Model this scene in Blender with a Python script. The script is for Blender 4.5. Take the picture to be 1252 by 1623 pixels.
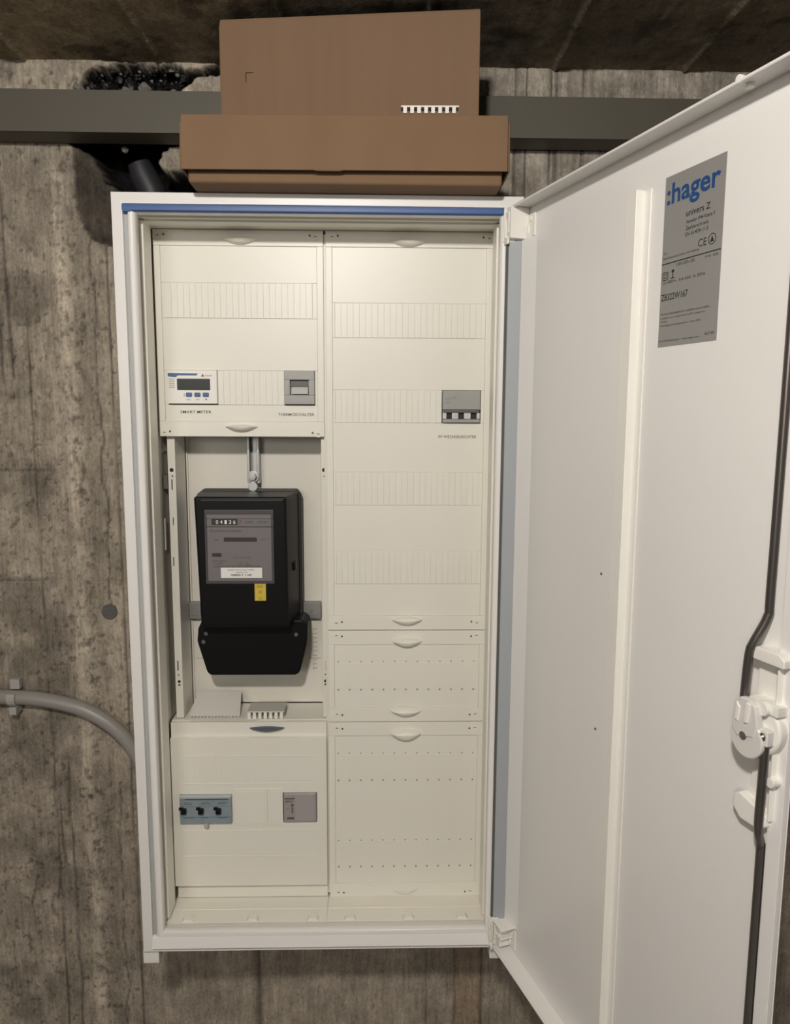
import bpy, bmesh, math, random
import numpy as np
from mathutils import Vector, Matrix

random.seed(7)
SC = bpy.context.scene
COL = SC.collection
for o in list(bpy.data.objects):
    bpy.data.objects.remove(o)

# ------------------------------------------------------------------ camera
F_PX, W_PX, H_PX = 1162.19, 1252.0, 1623.0
cam_d = bpy.data.cameras.new('camera')
cam_d.sensor_fit = 'VERTICAL'
cam_d.sensor_height = 24.0
cam_d.lens = F_PX * 24.0 / H_PX
cam_d.clip_start = 0.01
cam = bpy.data.objects.new('camera', cam_d)
COL.objects.link(cam)
r_ = Vector((0.99969783, -0.02416527, 0.00450332))
u_ = Vector((-0.00133908, 0.12939162, 0.99159267))
f_ = Vector((0.0245448, 0.99129907, -0.12932016))
mw = Matrix.Identity(4)
for i in range(3):
    mw[i][0], mw[i][1], mw[i][2] = r_[i], u_[i], -f_[i]
mw[0][3], mw[1][3], mw[2][3] = 0.353078, -1.024379, 0.806820
cam.matrix_world = mw
SC.camera = cam

# ------------------------------------------------------------------ light
world = bpy.data.worlds.new('room_ambience')
SC.world = world
world.use_nodes = True
bg = world.node_tree.nodes['Background']
bg.inputs[0].default_value = (1.0, 0.96, 0.91, 1)
bg.inputs[1].default_value = 0.055

def add_light(name, kind, loc, energy, color, size=0.05, target=None):
    d = bpy.data.lights.new(name, kind)
    d.energy = energy
    d.color = color
    if kind == 'POINT':
        d.shadow_soft_size = size
    else:
        d.shape = 'DISK'
        d.size = size
    o = bpy.data.objects.new(name, d)
    COL.objects.link(o)
    o.location = loc
    if target is not None:
        o.rotation_euler = (Vector(target) - Vector(loc)).to_track_quat('-Z', 'Y').to_euler()
    return o

# the cellar lamp under the ceiling, just behind and left of the viewer
add_light('ceiling_lamp', 'POINT', (0.20, -1.25, 1.325), 47.0, (1.0, 0.95, 0.885), 0.04)
# broad fill light added behind the viewer, not a known lamp
add_light('rear_fill_light', 'AREA', (-0.6, -2.9, 1.2), 16.0, (1.0, 0.955, 0.90), 0.8, (0.3, 0.0, 0.2))

SC.view_settings.view_transform = 'Standard'
SC.view_settings.look = 'None'
SC.view_settings.gamma = 1.0
SC.view_settings.use_curve_mapping = False
SC.view_settings.exposure = 0.0

# ------------------------------------------------------------------ materials
def mat(name, color, rough=0.5, metal=0.0, coat=0.0, noise=0.0, nscale=40.0, bump=0.0,
        bscale=200.0, stretch=(1, 1, 1), alpha=None, transmission=0.0):
    m = bpy.data.materials.new(name)
    m.use_nodes = True
    nt = m.node_tree
    b = nt.nodes['Principled BSDF']
    b.inputs['Base Color'].default_value = (*color, 1)
    b.inputs['Roughness'].default_value = rough
    b.inputs['Metallic'].default_value = metal
    b.inputs['Coat Weight'].default_value = coat
    b.inputs['Coat Roughness'].default_value = 0.15
    if transmission:
        b.inputs['Transmission Weight'].default_value = transmission
    tc = nt.nodes.new('ShaderNodeTexCoord')
    mp = nt.nodes.new('ShaderNodeMapping')
    mp.inputs['Scale'].default_value = stretch
    nt.links.new(tc.outputs['Object'], mp.inputs['Vector'])
    if noise:
        n = nt.nodes.new('ShaderNodeTexNoise')
        n.inputs['Scale'].default_value = nscale
        n.inputs['Detail'].default_value = 6
        nt.links.new(mp.outputs[0], n.inputs['Vector'])
        mx = nt.nodes.new('ShaderNodeMix')
        mx.data_type = 'RGBA'
        mx.inputs['A'].default_value = (*[c * (1 - noise) for c in color], 1)
        mx.inputs['B'].default_value = (*[min(1, c * (1 + noise)) for c in color], 1)
        nt.links.new(n.outputs['Fac'], mx.inputs['Factor'])
        nt.links.new(mx.outputs['Result'], b.inputs['Base Color'])
    if bump:
        n2 = nt.nodes.new('ShaderNodeTexNoise')
        n2.inputs['Scale'].default_value = bscale
        n2.inputs['Detail'].default_value = 4
        nt.links.new(mp.outputs[0], n2.inputs['Vector'])
        bp = nt.nodes.new('ShaderNodeBump')
        bp.inputs['Strength'].default_value = bump
        bp.inputs['Distance'].default_value = 0.002
        nt.links.new(n2.outputs['Fac'], bp.inputs['Height'])
        nt.links.new(bp.outputs[0], b.inputs['Normal'])
    return m

M = {}
M['powder'] = mat('white_powder_coat', (0.83, 0.81, 0.785), 0.36, noise=0.015, nscale=6, bump=0.05, bscale=900)
M['door'] = mat('white_door_paint', (0.825, 0.808, 0.785), 0.30, noise=0.015, nscale=4, bump=0.04, bscale=900)
M['plastic'] = mat('cream_plastic', (0.80, 0.778, 0.70), 0.38, noise=0.02, nscale=8)
M['plastic_in'] = mat('cream_inner_plastic', (0.76, 0.73, 0.65), 0.42, noise=0.03, nscale=10)
M['plate'] = mat('cream_meter_plate', (0.74, 0.71, 0.635), 0.45, noise=0.03, nscale=12)
M['white'] = mat('white_plastic', (0.84, 0.82, 0.77), 0.35)
M['grey_gasket'] = mat('grey_gasket_rubber', (0.42, 0.43, 0.43), 0.5)
M['blue'] = mat('blue_gasket_rubber', (0.045, 0.105, 0.29), 0.45, noise=0.08, nscale=30)
M['black'] = mat('black_bakelite', (0.004, 0.004, 0.0045), 0.42)
M['black'].node_tree.nodes['Principled BSDF'].inputs['Specular IOR Level'].default_value = 0.22
M['black_side'] = mat('black_meter_base', (0.035, 0.034, 0.032), 0.35, noise=0.2, nscale=60)
M['dark'] = mat('dark_hole', (0.02, 0.019, 0.017), 0.7)
M['text'] = mat('black_print', (0.03, 0.028, 0.026), 0.6)
M['textgrey'] = mat('grey_print', (0.13, 0.125, 0.12), 0.6)
M['blueprint'] = mat('blue_print', (0.012, 0.065, 0.21), 0.5)
M['silver'] = mat('silver_label', (0.30, 0.295, 0.285), 0.45, metal=0.15, noise=0.05, nscale=14)
M['zinc'] = mat('galvanised_steel', (0.42, 0.42, 0.41), 0.38, metal=0.75, noise=0.15, nscale=50)
M['rod'] = mat('dark_steel_rod', (0.16, 0.145, 0.135), 0.33, metal=0.8)
M['dial'] = mat('grey_dial_plate', (0.17, 0.155, 0.16), 0.5, noise=0.05, nscale=30)
M['dialframe'] = mat('grey_window_frame', (0.075, 0.068, 0.075), 0.3)
M['paper'] = mat('white_paper', (0.78, 0.77, 0.75), 0.6)
M['yellow'] = mat('yellow_sticker', (0.62, 0.46, 0.06), 0.55, noise=0.15, nscale=120)
M['red'] = mat('red_print', (0.25, 0.05, 0.05), 0.5)
M['greyplastic'] = mat('grey_device_plastic', (0.36, 0.355, 0.34), 0.42, noise=0.03, nscale=40)
M['greydark'] = mat('dark_grey_plastic', (0.10, 0.10, 0.095), 0.45)
M['greyblue'] = mat('blue_grey_plastic', (0.24, 0.295, 0.325), 0.3, noise=0.18, nscale=90)
M['lcd'] = mat('lcd_display', (0.016, 0.021, 0.018), 0.5)
M['bluebtn'] = mat('blue_button', (0.05, 0.11, 0.27), 0.4)
M['cardboard'] = mat('brown_cardboard', (0.205, 0.122, 0.064), 0.8, noise=0.10, nscale=18, bump=0.15, bscale=60, stretch=(1, 1, 0.3))
M['cardboard2'] = mat('brown_cardboard_upper', (0.213, 0.129, 0.073), 0.8, noise=0.09, nscale=24, bump=0.15, bscale=80, stretch=(2.2, 1, 0.12))
M['cardedge'] = mat('cardboard_edge', (0.21, 0.13, 0.075), 0.85)
M['beam'] = mat('grey_painted_steel', (0.098, 0.088, 0.066), 0.55, noise=0.06, nscale=9)
M['conduit'] = mat('grey_conduit_plastic', (0.30, 0.285, 0.265), 0.38, noise=0.03, nscale=20)
M['stone'] = mat('grey_rubble', (0.20, 0.18, 0.16), 0.9, noise=0.3, nscale=60)
M['tar'] = mat('black_bitumen', (0.012, 0.011, 0.010), 0.5, noise=0.5, nscale=70, bump=0.8, bscale=110)
M['floor'] = mat('cellar_floor', (0.38, 0.36, 0.33), 0.8, noise=0.2, nscale=6)
M['glass'] = mat('clear_window', (0.95, 0.95, 0.96), 0.05, transmission=1.0)

def concrete_mat(name, gain=1.0):
    m = bpy.data.materials.new(name)
    m.use_nodes = True
    nt = m.node_tree
    b = nt.nodes['Principled BSDF']
    b.inputs['Roughness'].default_value = 0.88
    b.inputs['Specular IOR Level'].default_value = 0.3
    at = nt.nodes.new('ShaderNodeAttribute')
    at.attribute_name = 'stain'
    tc = nt.nodes.new('ShaderNodeTexCoord')
    def noise(scale, detail, stretch):
        mp = nt.nodes.new('ShaderNodeMapping')
        mp.inputs['Scale'].default_value = stretch
        nt.links.new(tc.outputs['Object'], mp.inputs['Vector'])
        n = nt.nodes.new('ShaderNodeTexNoise')
        n.inputs['Scale'].default_value = scale
        n.inputs['Detail'].default_value = detail
        n.inputs['Roughness'].default_value = 0.65
        nt.links.new(mp.outputs[0], n.inputs['Vector'])
        return n
    def ramp(src, lo, hi, p0, p1):
        r = nt.nodes.new('ShaderNodeMapRange')
        r.inputs['From Min'].default_value = p0
        r.inputs['From Max'].default_value = p1
        r.inputs['To Min'].default_value = lo
        r.inputs['To Max'].default_value = hi
        nt.links.new(src, r.inputs['Value'])
        return r.outputs[0]
    def mul(a, c):
        x = nt.nodes.new('ShaderNodeVectorMath')
        x.operation = 'MULTIPLY'
        nt.links.new(a, x.inputs[0])
        if isinstance(c, float):
            x.inputs[1].default_value = (c, c, c)
        else:
            nt.links.new(c, x.inputs[1])
        return x.outputs[0]
    n1 = noise(22, 8, (1, 1, 1))
    n2 = noise(260, 3, (1, 1, 0.7))
    n3 = noise(95, 6, (1.7, 1, 0.20))
    n4 = noise(120, 8, (1, 1, 0.6))
    c = mul(at.outputs['Color'], ramp(n1.outputs['Fac'], 0.72, 1.26, 0.3, 0.7))
    c = mul(c, ramp(n2.outputs['Fac'], 0.80, 1.18, 0.3, 0.7))
    c = mul(c, ramp(n3.outputs['Fac'], 0.74, 1.24, 0.3, 0.7))
    c = mul(c, ramp(n4.outputs['Fac'], 0.72, 1.04, 0.30, 0.44))
    c = mul(c, gain)
    nt.links.new(c, b.inputs['Base Color'])
    bp = nt.nodes.new('ShaderNodeBump')
    bp.inputs['Strength'].default_value = 0.45
    bp.inputs['Distance'].default_value = 0.003
    nt.links.new(n2.outputs['Fac'], bp.inputs['Height'])
    bp2 = nt.nodes.new('ShaderNodeBump')
    bp2.inputs['Strength'].default_value = 0.35
    bp2.inputs['Distance'].default_value = 0.006
    nt.links.new(n3.outputs['Fac'], bp2.inputs['Height'])
    nt.links.new(bp2.outputs[0], bp.inputs['Normal'])
    nt.links.new(bp.outputs[0], b.inputs['Normal'])
    return m
M['concrete'] = concrete_mat('raw_concrete')
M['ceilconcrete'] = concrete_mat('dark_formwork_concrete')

# ------------------------------------------------------------------ mesh helpers
ORG = {}

class MB:
    def __init__(self):
        self.v, self.f, self.mi = [], [], []
        self.cur = 0
        self.lines = []
    def add(self, vs, fs):
        n = len(self.v)
        self.v += [tuple(p) for p in vs]
        self.f += [tuple(n + i for i in q) for q in fs]
        self.mi += [self.cur] * len(fs)
        return self
    def box(self, x0, x1, y0, y1, z0, z1):
        if x0 > x1: x0, x1 = x1, x0
        if y0 > y1: y0, y1 = y1, y0
        if z0 > z1: z0, z1 = z1, z0
        return self.add([(x0, y0, z0), (x1, y0, z0), (x1, y1, z0), (x0, y1, z0),
                         (x0, y0, z1), (x1, y0, z1), (x1, y1, z1), (x0, y1, z1)],
                        [(0, 3, 2, 1), (4, 5, 6, 7), (0, 1, 5, 4), (1, 2, 6, 5), (2, 3, 7, 6), (3, 0, 4, 7)])
    def hexa(self, front, back):
        """front/back: four corners each (bl, br, tr, tl) seen from -Y"""
        return self.add(list(front) + list(back),
                        [(0, 1, 2, 3), (7, 6, 5, 4), (0, 4, 5, 1), (1, 5, 6, 2), (2, 6, 7, 3), (3, 7, 4, 0)])
    def prism_y(self, poly, y0, y1):
        """poly: (x, z) counter-clockwise seen from -Y, extruded along Y"""
        n = len(poly)
        vs = [(x, y0, z) for x, z in poly] + [(x, y1, z) for x, z in poly]
        fs = [tuple(range(n)), tuple(range(2 * n - 1, n - 1, -1))]
        fs += [(i, i + n, (i + 1) % n + n, (i + 1) % n) for i in range(n)]
        return self.add(vs, fs)
    def prism_x(self, poly, x0, x1):
        """poly: (y, z), extruded along X"""
        n = len(poly)
        vs = [(x0, y, z) for y, z in poly] + [(x1, y, z) for y, z in poly]
        fs = [tuple(range(n)), tuple(range(2 * n - 1, n - 1, -1))]
        fs += [(i, i + n, (i + 1) % n + n, (i + 1) % n) for i in range(n)]
        return self.add(vs, fs)
    def tube(self, pts, r, n=12, cap=True):
        pts = [Vector(p) for p in pts]
        rings = []
        up = Vector((0.13, 0.31, 0.94))
        for i, p in enumerate(pts):
            a = pts[max(i - 1, 0)]; b = pts[min(i + 1, len(pts) - 1)]
            t = (b - a).normalized()
            if i == 0:
                s = t.cross(up).normalized()
            else:
                s = (s - t * s.dot(t)).normalized()
            w = t.cross(s)
            rr = r[i] if isinstance(r, (list, tuple)) else r
            rings.append([p + (s * math.cos(2 * math.pi * k / n) + w * math.sin(2 * math.pi * k / n)) * rr for k in range(n)])
        vs = [v for g in rings for v in g]
        fs = []
        for i in range(len(pts) - 1):
            for k in range(n):
                fs.append((i * n + k, i * n + (k + 1) % n, (i + 1) * n + (k + 1) % n, (i + 1) * n + k))
        if cap:
            fs.append(tuple(range(n - 1, -1, -1)))
            fs.append(tuple((len(pts) - 1) * n + k for k in range(n)))
        return self.add(vs, fs)
    def cyl_y(self, x, z, r, y0, y1, n=16):
        return self.prism_y([(x + r * math.cos(2 * math.pi * k / n), z + r * math.sin(2 * math.pi * k / n)) for k in range(n)], y0, y1)
    def lens(self, x, y, z, w, up, dn, d, n=14, m=6):
        """lens shaped grip standing proud of the plane y, towards -Y"""
        vs, fs = [], []
        for j in range(m + 1):
            t = j / m * math.pi / 2          # rim to crown
            for k in range(2 * n):
                if k <= n:
                    u = -1 + 2 * k / n; h = up * (1 - u * u) ** 0.8
                else:
                    u = 1 - 2 * (k - n) / n; h = -dn * (1 - u * u)
                s = math.cos(t)
                vs.append((x + u * w / 2 * (0.25 + 0.75 * s), y - d * math.sin(t), z + h * s))
        L = 2 * n
        for j in range(m):
            for k in range(L):
                fs.append((j * L + k, j * L + (k + 1) % L, (j + 1) * L + (k + 1) % L, (j + 1) * L + k))
        fs.append(tuple(m * L + k for k in range(L)))
        return self.add(vs, fs)
    def build_lines(self, m, parent, label=None, xf=None):
        """one lettering part per printed line"""
        for (f0, f1) in self.lines:
            q = MB()
            ids = sorted({i for f in self.f[f0:f1] for i in f})
            rem = {a: b for b, a in enumerate(ids)}
            q.add([self.v[i] for i in ids], [tuple(rem[i] for i in f) for f in self.f[f0:f1]])
            q.build('lettering', m, parent, label=label, xf=xf)
    def build(self, name, m, parent=None, bevel=0.0, seg=2, smooth=False, label=None, xf=None, kind=None, org=None):
        me = bpy.data.meshes.new(name)
        O = ORG.get(parent.name, Vector((0, 0, 0))) if parent else Vector(org or (0, 0, 0))
        vs = self.v if xf is None else [xf(*p) for p in self.v]
        me.from_pydata([(p[0] - O[0], p[1] - O[1], p[2] - O[2]) for p in vs], [], self.f)
        for mm in (m if isinstance(m, (list, tuple)) else [m]):
            me.materials.append(mm if not isinstance(mm, str) else M[mm])
        me.polygons.foreach_set('material_index', self.mi)
        bm = bmesh.new(); bm.from_mesh(me)
        bmesh.ops.recalc_face_normals(bm, faces=bm.faces[:])
        if bevel:
            es = [e for e in bm.edges if len(e.link_faces) == 2 and e.calc_face_angle(0) > 0.6]
            bmesh.ops.bevel(bm, geom=es, offset=bevel, segments=seg, profile=0.5, affect='EDGES', clamp_overlap=True)
        bm.to_mesh(me); bm.free()
        if smooth or bevel:
            me.polygons.foreach_set('use_smooth', [True] * len(me.polygons))
            me.set_sharp_from_angle(angle=0.75)
        o = bpy.data.objects.new(name, me)
        COL.objects.link(o)
        if bevel or name == 'frame':
            wn = o.modifiers.new('weighted_normals', 'WEIGHTED_NORMAL')
            wn.keep_sharp = True
            wn.weight = 100
        if parent:
            o.parent = parent
        else:
            o.location = O
        ORG[o.name] = O
        if label: o['label'] = label
        if kind: o['kind'] = kind
        return o

def copy_part(src, parent, dx, dy, dz, name=None):
    c = src.copy()
    COL.objects.link(c)
    c.parent = parent
    c.location = Vector(src.location) + Vector((dx, dy, dz))
    ORG[c.name] = ORG[src.name]
    return c

def thing(name, label, cat, loc=(0, 0, 0), group=None):
    o = bpy.data.objects.new(name, None)
    COL.objects.link(o)
    o.location = loc
    o.empty_display_size = 0.03
    ORG[o.name] = Vector(loc)
    o['label'] = label; o['category'] = cat
    if group: o['group'] = group
    return o

def tag(o, label, cat, group=None):
    o['label'] = label; o['category'] = cat
    if group: o['group'] = group
    return o

_DG = None
def text_geo(s, bold=0.0):
    cu = bpy.data.curves.new('lettering', 'FONT')
    cu.body = s
    cu.size = 1.0
    cu.offset = bold
    cu.resolution_u = 3
    ob = bpy.data.objects.new('lettering_tmp', cu)
    COL.objects.link(ob)
    dg = bpy.context.evaluated_depsgraph_get()
    dg.update()
    me = bpy.data.meshes.new_from_object(ob.evaluated_get(dg))
    vs = [v.co.copy() for v in me.vertices]
    fs = [tuple(p.vertices) for p in me.polygons]
    bpy.data.objects.remove(ob); bpy.data.curves.remove(cu); bpy.data.meshes.remove(me)
    return vs, fs

def put_text(mb, s, x0, x1, z0, z1, y, bold=0.0, fit=True):
    """lettering in the plane y, filling the box x0..x1, z0..z1"""
    vs, fs = text_geo(s, bold)
    if not vs: return
    a0 = min(v.x for v in vs); a1 = max(v.x for v in vs)
    b0 = min(v.y for v in vs); b1 = max(v.y for v in vs)
    sz = (z1 - z0) / max(b1 - b0, 1e-6)
    sx = (x1 - x0) / max(a1 - a0, 1e-6) if fit else sz
    f0 = len(mb.f)
    mb.add([(x0 + (v.x - a0) * sx, y, z0 + (v.y - b0) * sz) for v in vs], fs)
    mb.lines.append((f0, len(mb.f)))

def print_build(mb, m, parent, label=None, xf=None):
    mb.build_lines(m, parent, label, xf)
    used = set(i for a, b in mb.lines for i in range(a, b))
    rest = [f for i, f in enumerate(mb.f) if i not in used]
    if rest:
        q = MB()
        ids = sorted({i for f in rest for i in f})
        rem = {a: b for b, a in enumerate(ids)}
        q.add([mb.v[i] for i in ids], [tuple(rem[i] for i in f) for f in rest])
        q.build('printed_marks', m, parent, label=label, xf=xf, kind='stuff')

# ------------------------------------------------------------------ numpy noise for the cast concrete
def vnoise(x, y, seed):
    rng = np.random.RandomState(seed)
    T = rng.rand(256, 256)
    xi = np.floor(x).astype(int); yi = np.floor(y).astype(int)
    fx = x - xi; fy = y - yi
    fx = fx * fx * (3 - 2 * fx); fy = fy * fy * (3 - 2 * fy)
    g = lambda a, b: T[a % 256, b % 256]
    return (g(xi, yi) * (1 - fx) + g(xi + 1, yi) * fx) * (1 - fy) + (g(xi, yi + 1) * (1 - fx) + g(xi + 1, yi + 1) * fx) * fy
def fbm(x, y, seed, oct=5, gain=0.55):
    t = 0; a = 1; s = 0
    for k in range(oct):
        t = t + a * vnoise(x * 2 ** k + 17.3 * k, y * 2 ** k + 5.1 * k, seed + k)
        s += a; a *= gain
    return t / s
def sdist(px, pz, poly):
    """signed distance to polygon, negative inside"""
    d = np.full(px.shape, 1e9); ins = np.zeros(px.shape, bool)
    n = len(poly)
    for i in range(n):
        ax, az = poly[i]; bx, bz = poly[(i + 1) % n]
        ex, ez = bx - ax, bz - az
        t = np.clip(((px - ax) * ex + (pz - az) * ez) / (ex * ex + ez * ez + 1e-12), 0, 1)
        d = np.minimum(d, np.hypot(px - ax - t * ex, pz - az - t * ez))
        c = ((az > pz) != (bz > pz)) & (px < (bx - ax) * (pz - az) / (bz - az + 1e-12) + ax)
        ins ^= c
    return np.where(ins, -d, d)
def sstep(e0, e1, v):
    t = np.clip((v - e0) / (e1 - e0), 0, 1)
    return t * t * (3 - 2 * t)
def line(x, z, x0, z0, x1, z1, w, wob=0.0, seed=3):
    """soft mask along a nearly vertical line"""
    t = np.clip((z - z0) / (z1 - z0), 0, 1)
    c = x0 + (x1 - x0) * t + wob * (fbm(z * 14, z * 0 + seed, seed, 4) - 0.5)
    ends = sstep(min(z0, z1) - 0.01, min(z0, z1), z) * (1 - sstep(max(z0, z1), max(z0, z1) + 0.01, z))
    return np.exp(-((x - c) / w) ** 2) * ends

def height_mesh(name, us, vs_, func, mapf, m, flip=False):
    U, V = np.meshgrid(us, vs_, indexing='ij')
    H, C = func(U, V)
    P = np.stack(mapf(U, V, H), -1).reshape(-1, 3)
    nu, nv = len(us), len(vs_)
    idx = np.arange(nu * nv).reshape(nu, nv)
    q = np.stack([idx[:-1, :-1], idx[1:, :-1], idx[1:, 1:], idx[:-1, 1:]], -1).reshape(-1, 4)
    if flip: q = q[:, ::-1]
    me = bpy.data.meshes.new(name)
    me.vertices.add(len(P)); me.vertices.foreach_set('co', P.astype(np.float32).ravel())
    me.loops.add(q.size); me.loops.foreach_set('vertex_index', q.astype(np.int32).ravel())
    me.polygons.add(len(q))
    me.polygons.foreach_set('loop_start', np.arange(0, q.size, 4, dtype=np.int32))
    me.polygons.foreach_set('use_smooth', np.ones(len(q), bool))
    me.update(calc_edges=True)
    at = me.attributes.new('stain', 'FLOAT_COLOR', 'POINT')
    C4 = np.concatenate([C.reshape(-1, 3), np.ones((len(P), 1))], 1)
    at.data.foreach_set('color', C4.astype(np.float32).ravel())
    me.materials.append(m)
    o = bpy.data.objects.new(name, me)
    COL.objects.link(o)
    ORG[o.name] = Vector((0, 0, 0))
    return o

WALL_Y, CEIL_Z, FLOOR_Z = 0.205, 1.351, -0.78
HOLE = [(-0.128, 1.232), (-0.093, 1.204), (-0.079, 1.176), (-0.060, 1.160), (-0.05, 1.12), (0.06, 1.11), (0.075, 1.17),
        (0.062, 1.19), (0.02, 1.186), (0.008, 1.199), (0.010, 1.221), (0.04, 1.232), (0.05, 1.262), (-0.11, 1.262)]
HOLE2 = [(-0.125, 1.300), (-0.104, 1.325), (-0.088, 1.343), (-0.05, 1.348), (0.03, 1.349), (0.052, 1.336), (0.075, 1.345), (0.115, 1.352),
         (0.125, 1.337), (0.075, 1.330), (0.045, 1.312), (0.03, 1.28), (-0.11, 1.28)]
PATCH = [(-0.126, 1.24), (-0.125, 1.16), (-0.117, 1.104), (-0.100, 1.078), (-0.05, 1.068), (-0.02, 1.09), (-0.04, 1.24)]

def wall_func(X, Z):
    left = 1 - sstep(-0.075, -0.070, X)
    big = fbm(X * 6 + 3, Z * 5 + 9, 11)
    mid = fbm(X * 22, Z * 18, 21)
    streak = fbm(X * 70, Z * 5 + 2, 31)
    fine = fbm(X * 120, Z * 100, 41, 3)
    H = 0.003 * (big - 0.5) + 0.0016 * (mid - 0.5) + 0.0022 * (streak - 0.5) + 0.001 * (fine - 0.5)
    col = np.stack([np.full(X.shape, 0.328), np.full(X.shape, 0.284), np.full(X.shape, 0.226)], -1)
    tone = 0.50 + 0.50 * big + 0.36 * mid + 0.26 * streak
    # dark damp blotches on the left field
    bl = sstep(0.52, 0.68, fbm(X * 9 + 40, Z * 8 + 1, 51)) * (1 - sstep(-0.19, -0.15, X))
    tone = tone * (1 - 0.38 * bl)
    # light lime ridge running down beside the cabinet
    wob = 0.014 * (fbm(Z * 5, Z * 0 + 1.5, 61, 3) - 0.5)
    ridge = np.exp(-((X + 0.150 - wob) / 0.011) ** 4) * (1 - sstep(1.19, 1.21, Z))
    H = H - 0.003 * ridge
    tone = tone * (1 + 0.38 * ridge * (0.5 + mid))
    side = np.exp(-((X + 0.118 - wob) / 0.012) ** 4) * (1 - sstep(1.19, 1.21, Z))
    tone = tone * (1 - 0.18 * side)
    # pitted rows beside the ridge
    pit = sstep(0.60, 0.72, fbm(X * 150 + 7, Z * 90, 71, 3)) * np.exp(-((X + 0.142 - wob) / 0.02) ** 2) * left
    H = H + 0.004 * pit; tone = tone * (1 - 0.5 * pit)
    pit2 = sstep(0.67, 0.75, fbm(X * 150 + 1, Z * 120 + 4, 75, 3)) * left
    H = H + 0.002 * pit2; tone = tone * (1 - 0.45 * pit2)
    # cracks and shutter board joints
    g = np.zeros(X.shape)
    for a in [(-0.072, -0.8, -0.080, 1.07, 0.0016, 0.002, 2), (-0.099, 0.49, -0.104, 1.08, 0.0016, 0.022, 5), (-0.106, -0.8, -0.099, 0.15, 0.0014, 0.02, 9),
              (-0.209, -0.3, -0.212, 0.95, 0.0013, 0.003, 4), (-0.179, -0.8, -0.186, 0.2, 0.0018, 0.012, 6),
              (-0.255, 0.86, -0.262, 1.2, 0.0024, 0.004, 7), (-0.238, 0.87, -0.245, 1.2, 0.0022, 0.006, 8),
              (-0.20, 0.02, -0.203, 0.14, 0.0022, 0.008, 12), (-0.215, -0.05, -0.21, 0.0, 0.0018, 0.008, 13), (-0.262, -0.06, -0.25, -0.01, 0.0014, 0.004, 14),
              (0.137, -0.8, 0.136, 0.2, 0.0062, 0.003, 15), (0.139, -0.8, 0.138, 0.2, 0.0030, 0.005, 26), (0.446, -0.8, 0.446, 0.2, 0.0014, 0.002, 16), (0.548, -0.8, 0.548, 1.3, 0.0016, 0.002, 17),
              (0.497, -0.8, 0.497, 0.2, 0.0014, 0.004, 18), (0.589, 1.0, 0.589, 1.4, 0.0012, 0.001, 19), (0.636, 1.0, 0.636, 1.4, 0.0022, 0.002, 20),
              (0.680, 1.0, 0.680, 1.4, 0.0022, 0.002, 22), (0.572, 1.0, 0.572, 1.4, 0.0022, 0.001, 24), (0.628, 1.0, 0.628, 1.4, 0.0012, 0.001, 25)]:
        x0, z0, x1, z1, w, wb, sd = a
        g = np.maximum(g, line(X, Z, x0, z0, x1, z1, w, wb, sd))
    for (zz, xa, xb) in [(0.716, -2, -0.19), (0.530, -2, -0.20), (0.531, -0.13, -0.075)]:
        m_ = np.exp(-((Z - zz - 0.002 * (mid - 0.5)) / 0.0011) ** 2) * ((X > xa) & (X < xb))
        g = np.maximum(g, 0.6 * m_)
    H = H + 0.0035 * g
    tone = tone * (1 - 0.62 * g)
    # offset between the two shutter fields
    H = H - 0.004 * left
    # brownish board below the cabinet
    brd = sstep(0.496, 0.499, X) * (1 - sstep(0.546, 0.549, X)) * (1 - sstep(0.2, 0.3, Z))
    H = H + 0.002 * brd
    # grained boards right of the boxes
    right = sstep(0.50, 0.52, X) * sstep(1.0, 1.05, Z)
    grain = fbm(X * 160, Z * 3, 81, 3)
    tone = tone * (1 + right * (0.7 * (grain - 0.5) - 0.05))
    # rough lime strip above the beam
    top = sstep(1.262, 1.268, Z)
    tone = tone * (1 + top * (0.10 + 0.55 * (fbm(X * 60, Z * 90, 85, 4) - 0.5)))
    H = H + top * 0.004 * (fbm(X * 60, Z * 90, 85, 4) - 0.5)
    col = col * tone[..., None]
    col = col * (1 - brd[..., None] * (1 - np.array([0.92, 0.82, 0.76])))
    col = col * (1 - right[..., None] * (1 - np.array([0.98, 1.0, 1.04])))
    # dark mortar patch beside the cabinet corner
    j = 0.014 * (fbm(X * 60, Z * 60, 91, 4) - 0.5)
    pa = 1 - sstep(-0.002, 0.002, sdist(X, Z, PATCH) + j)
    rough = fbm(X * 110, Z * 70, 95, 4)
    col = col * (1 - pa[..., None]) + pa[..., None] * (np.array([0.075, 0.062, 0.048]) * (0.35 + 1.3 * rough)[..., None])
    H = H + pa * (0.006 + 0.006 * (rough - 0.5))
    # broken-out holes lined with bitumen
    for poly, dep in ((HOLE, 0.095), (HOLE2, 0.05)):
        d = sdist(X, Z, poly) + 0.016 * (fbm(X * 55, Z * 55, 99, 4) - 0.5)
        h = 1 - sstep(-0.006, 0.001, d)
        H = H + h * dep * (0.75 + 0.5 * fbm(X * 45, Z * 45, 101, 4))
        k = 1 - sstep(-0.002, 0.003, d)
        col = col * (1 - k[..., None]) + k[..., None] * np.array([0.005, 0.0045, 0.004])
    return H, np.clip(col, 0.004, 0.6)

us = np.concatenate([np.linspace(-2.2, -0.46, 30), np.arange(-0.44, 0.90, 0.003), np.linspace(0.92, 2.4, 26)])
vs_ = np.concatenate([np.linspace(FLOOR_Z, -0.42, 12), np.arange(-0.40, CEIL_Z + 0.02, 0.003)])
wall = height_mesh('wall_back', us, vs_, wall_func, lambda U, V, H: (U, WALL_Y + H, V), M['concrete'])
wall['kind'] = 'structure'
wall['label'] = 'rough board-marked grey-brown concrete cellar wall behind the cabinet'

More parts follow.
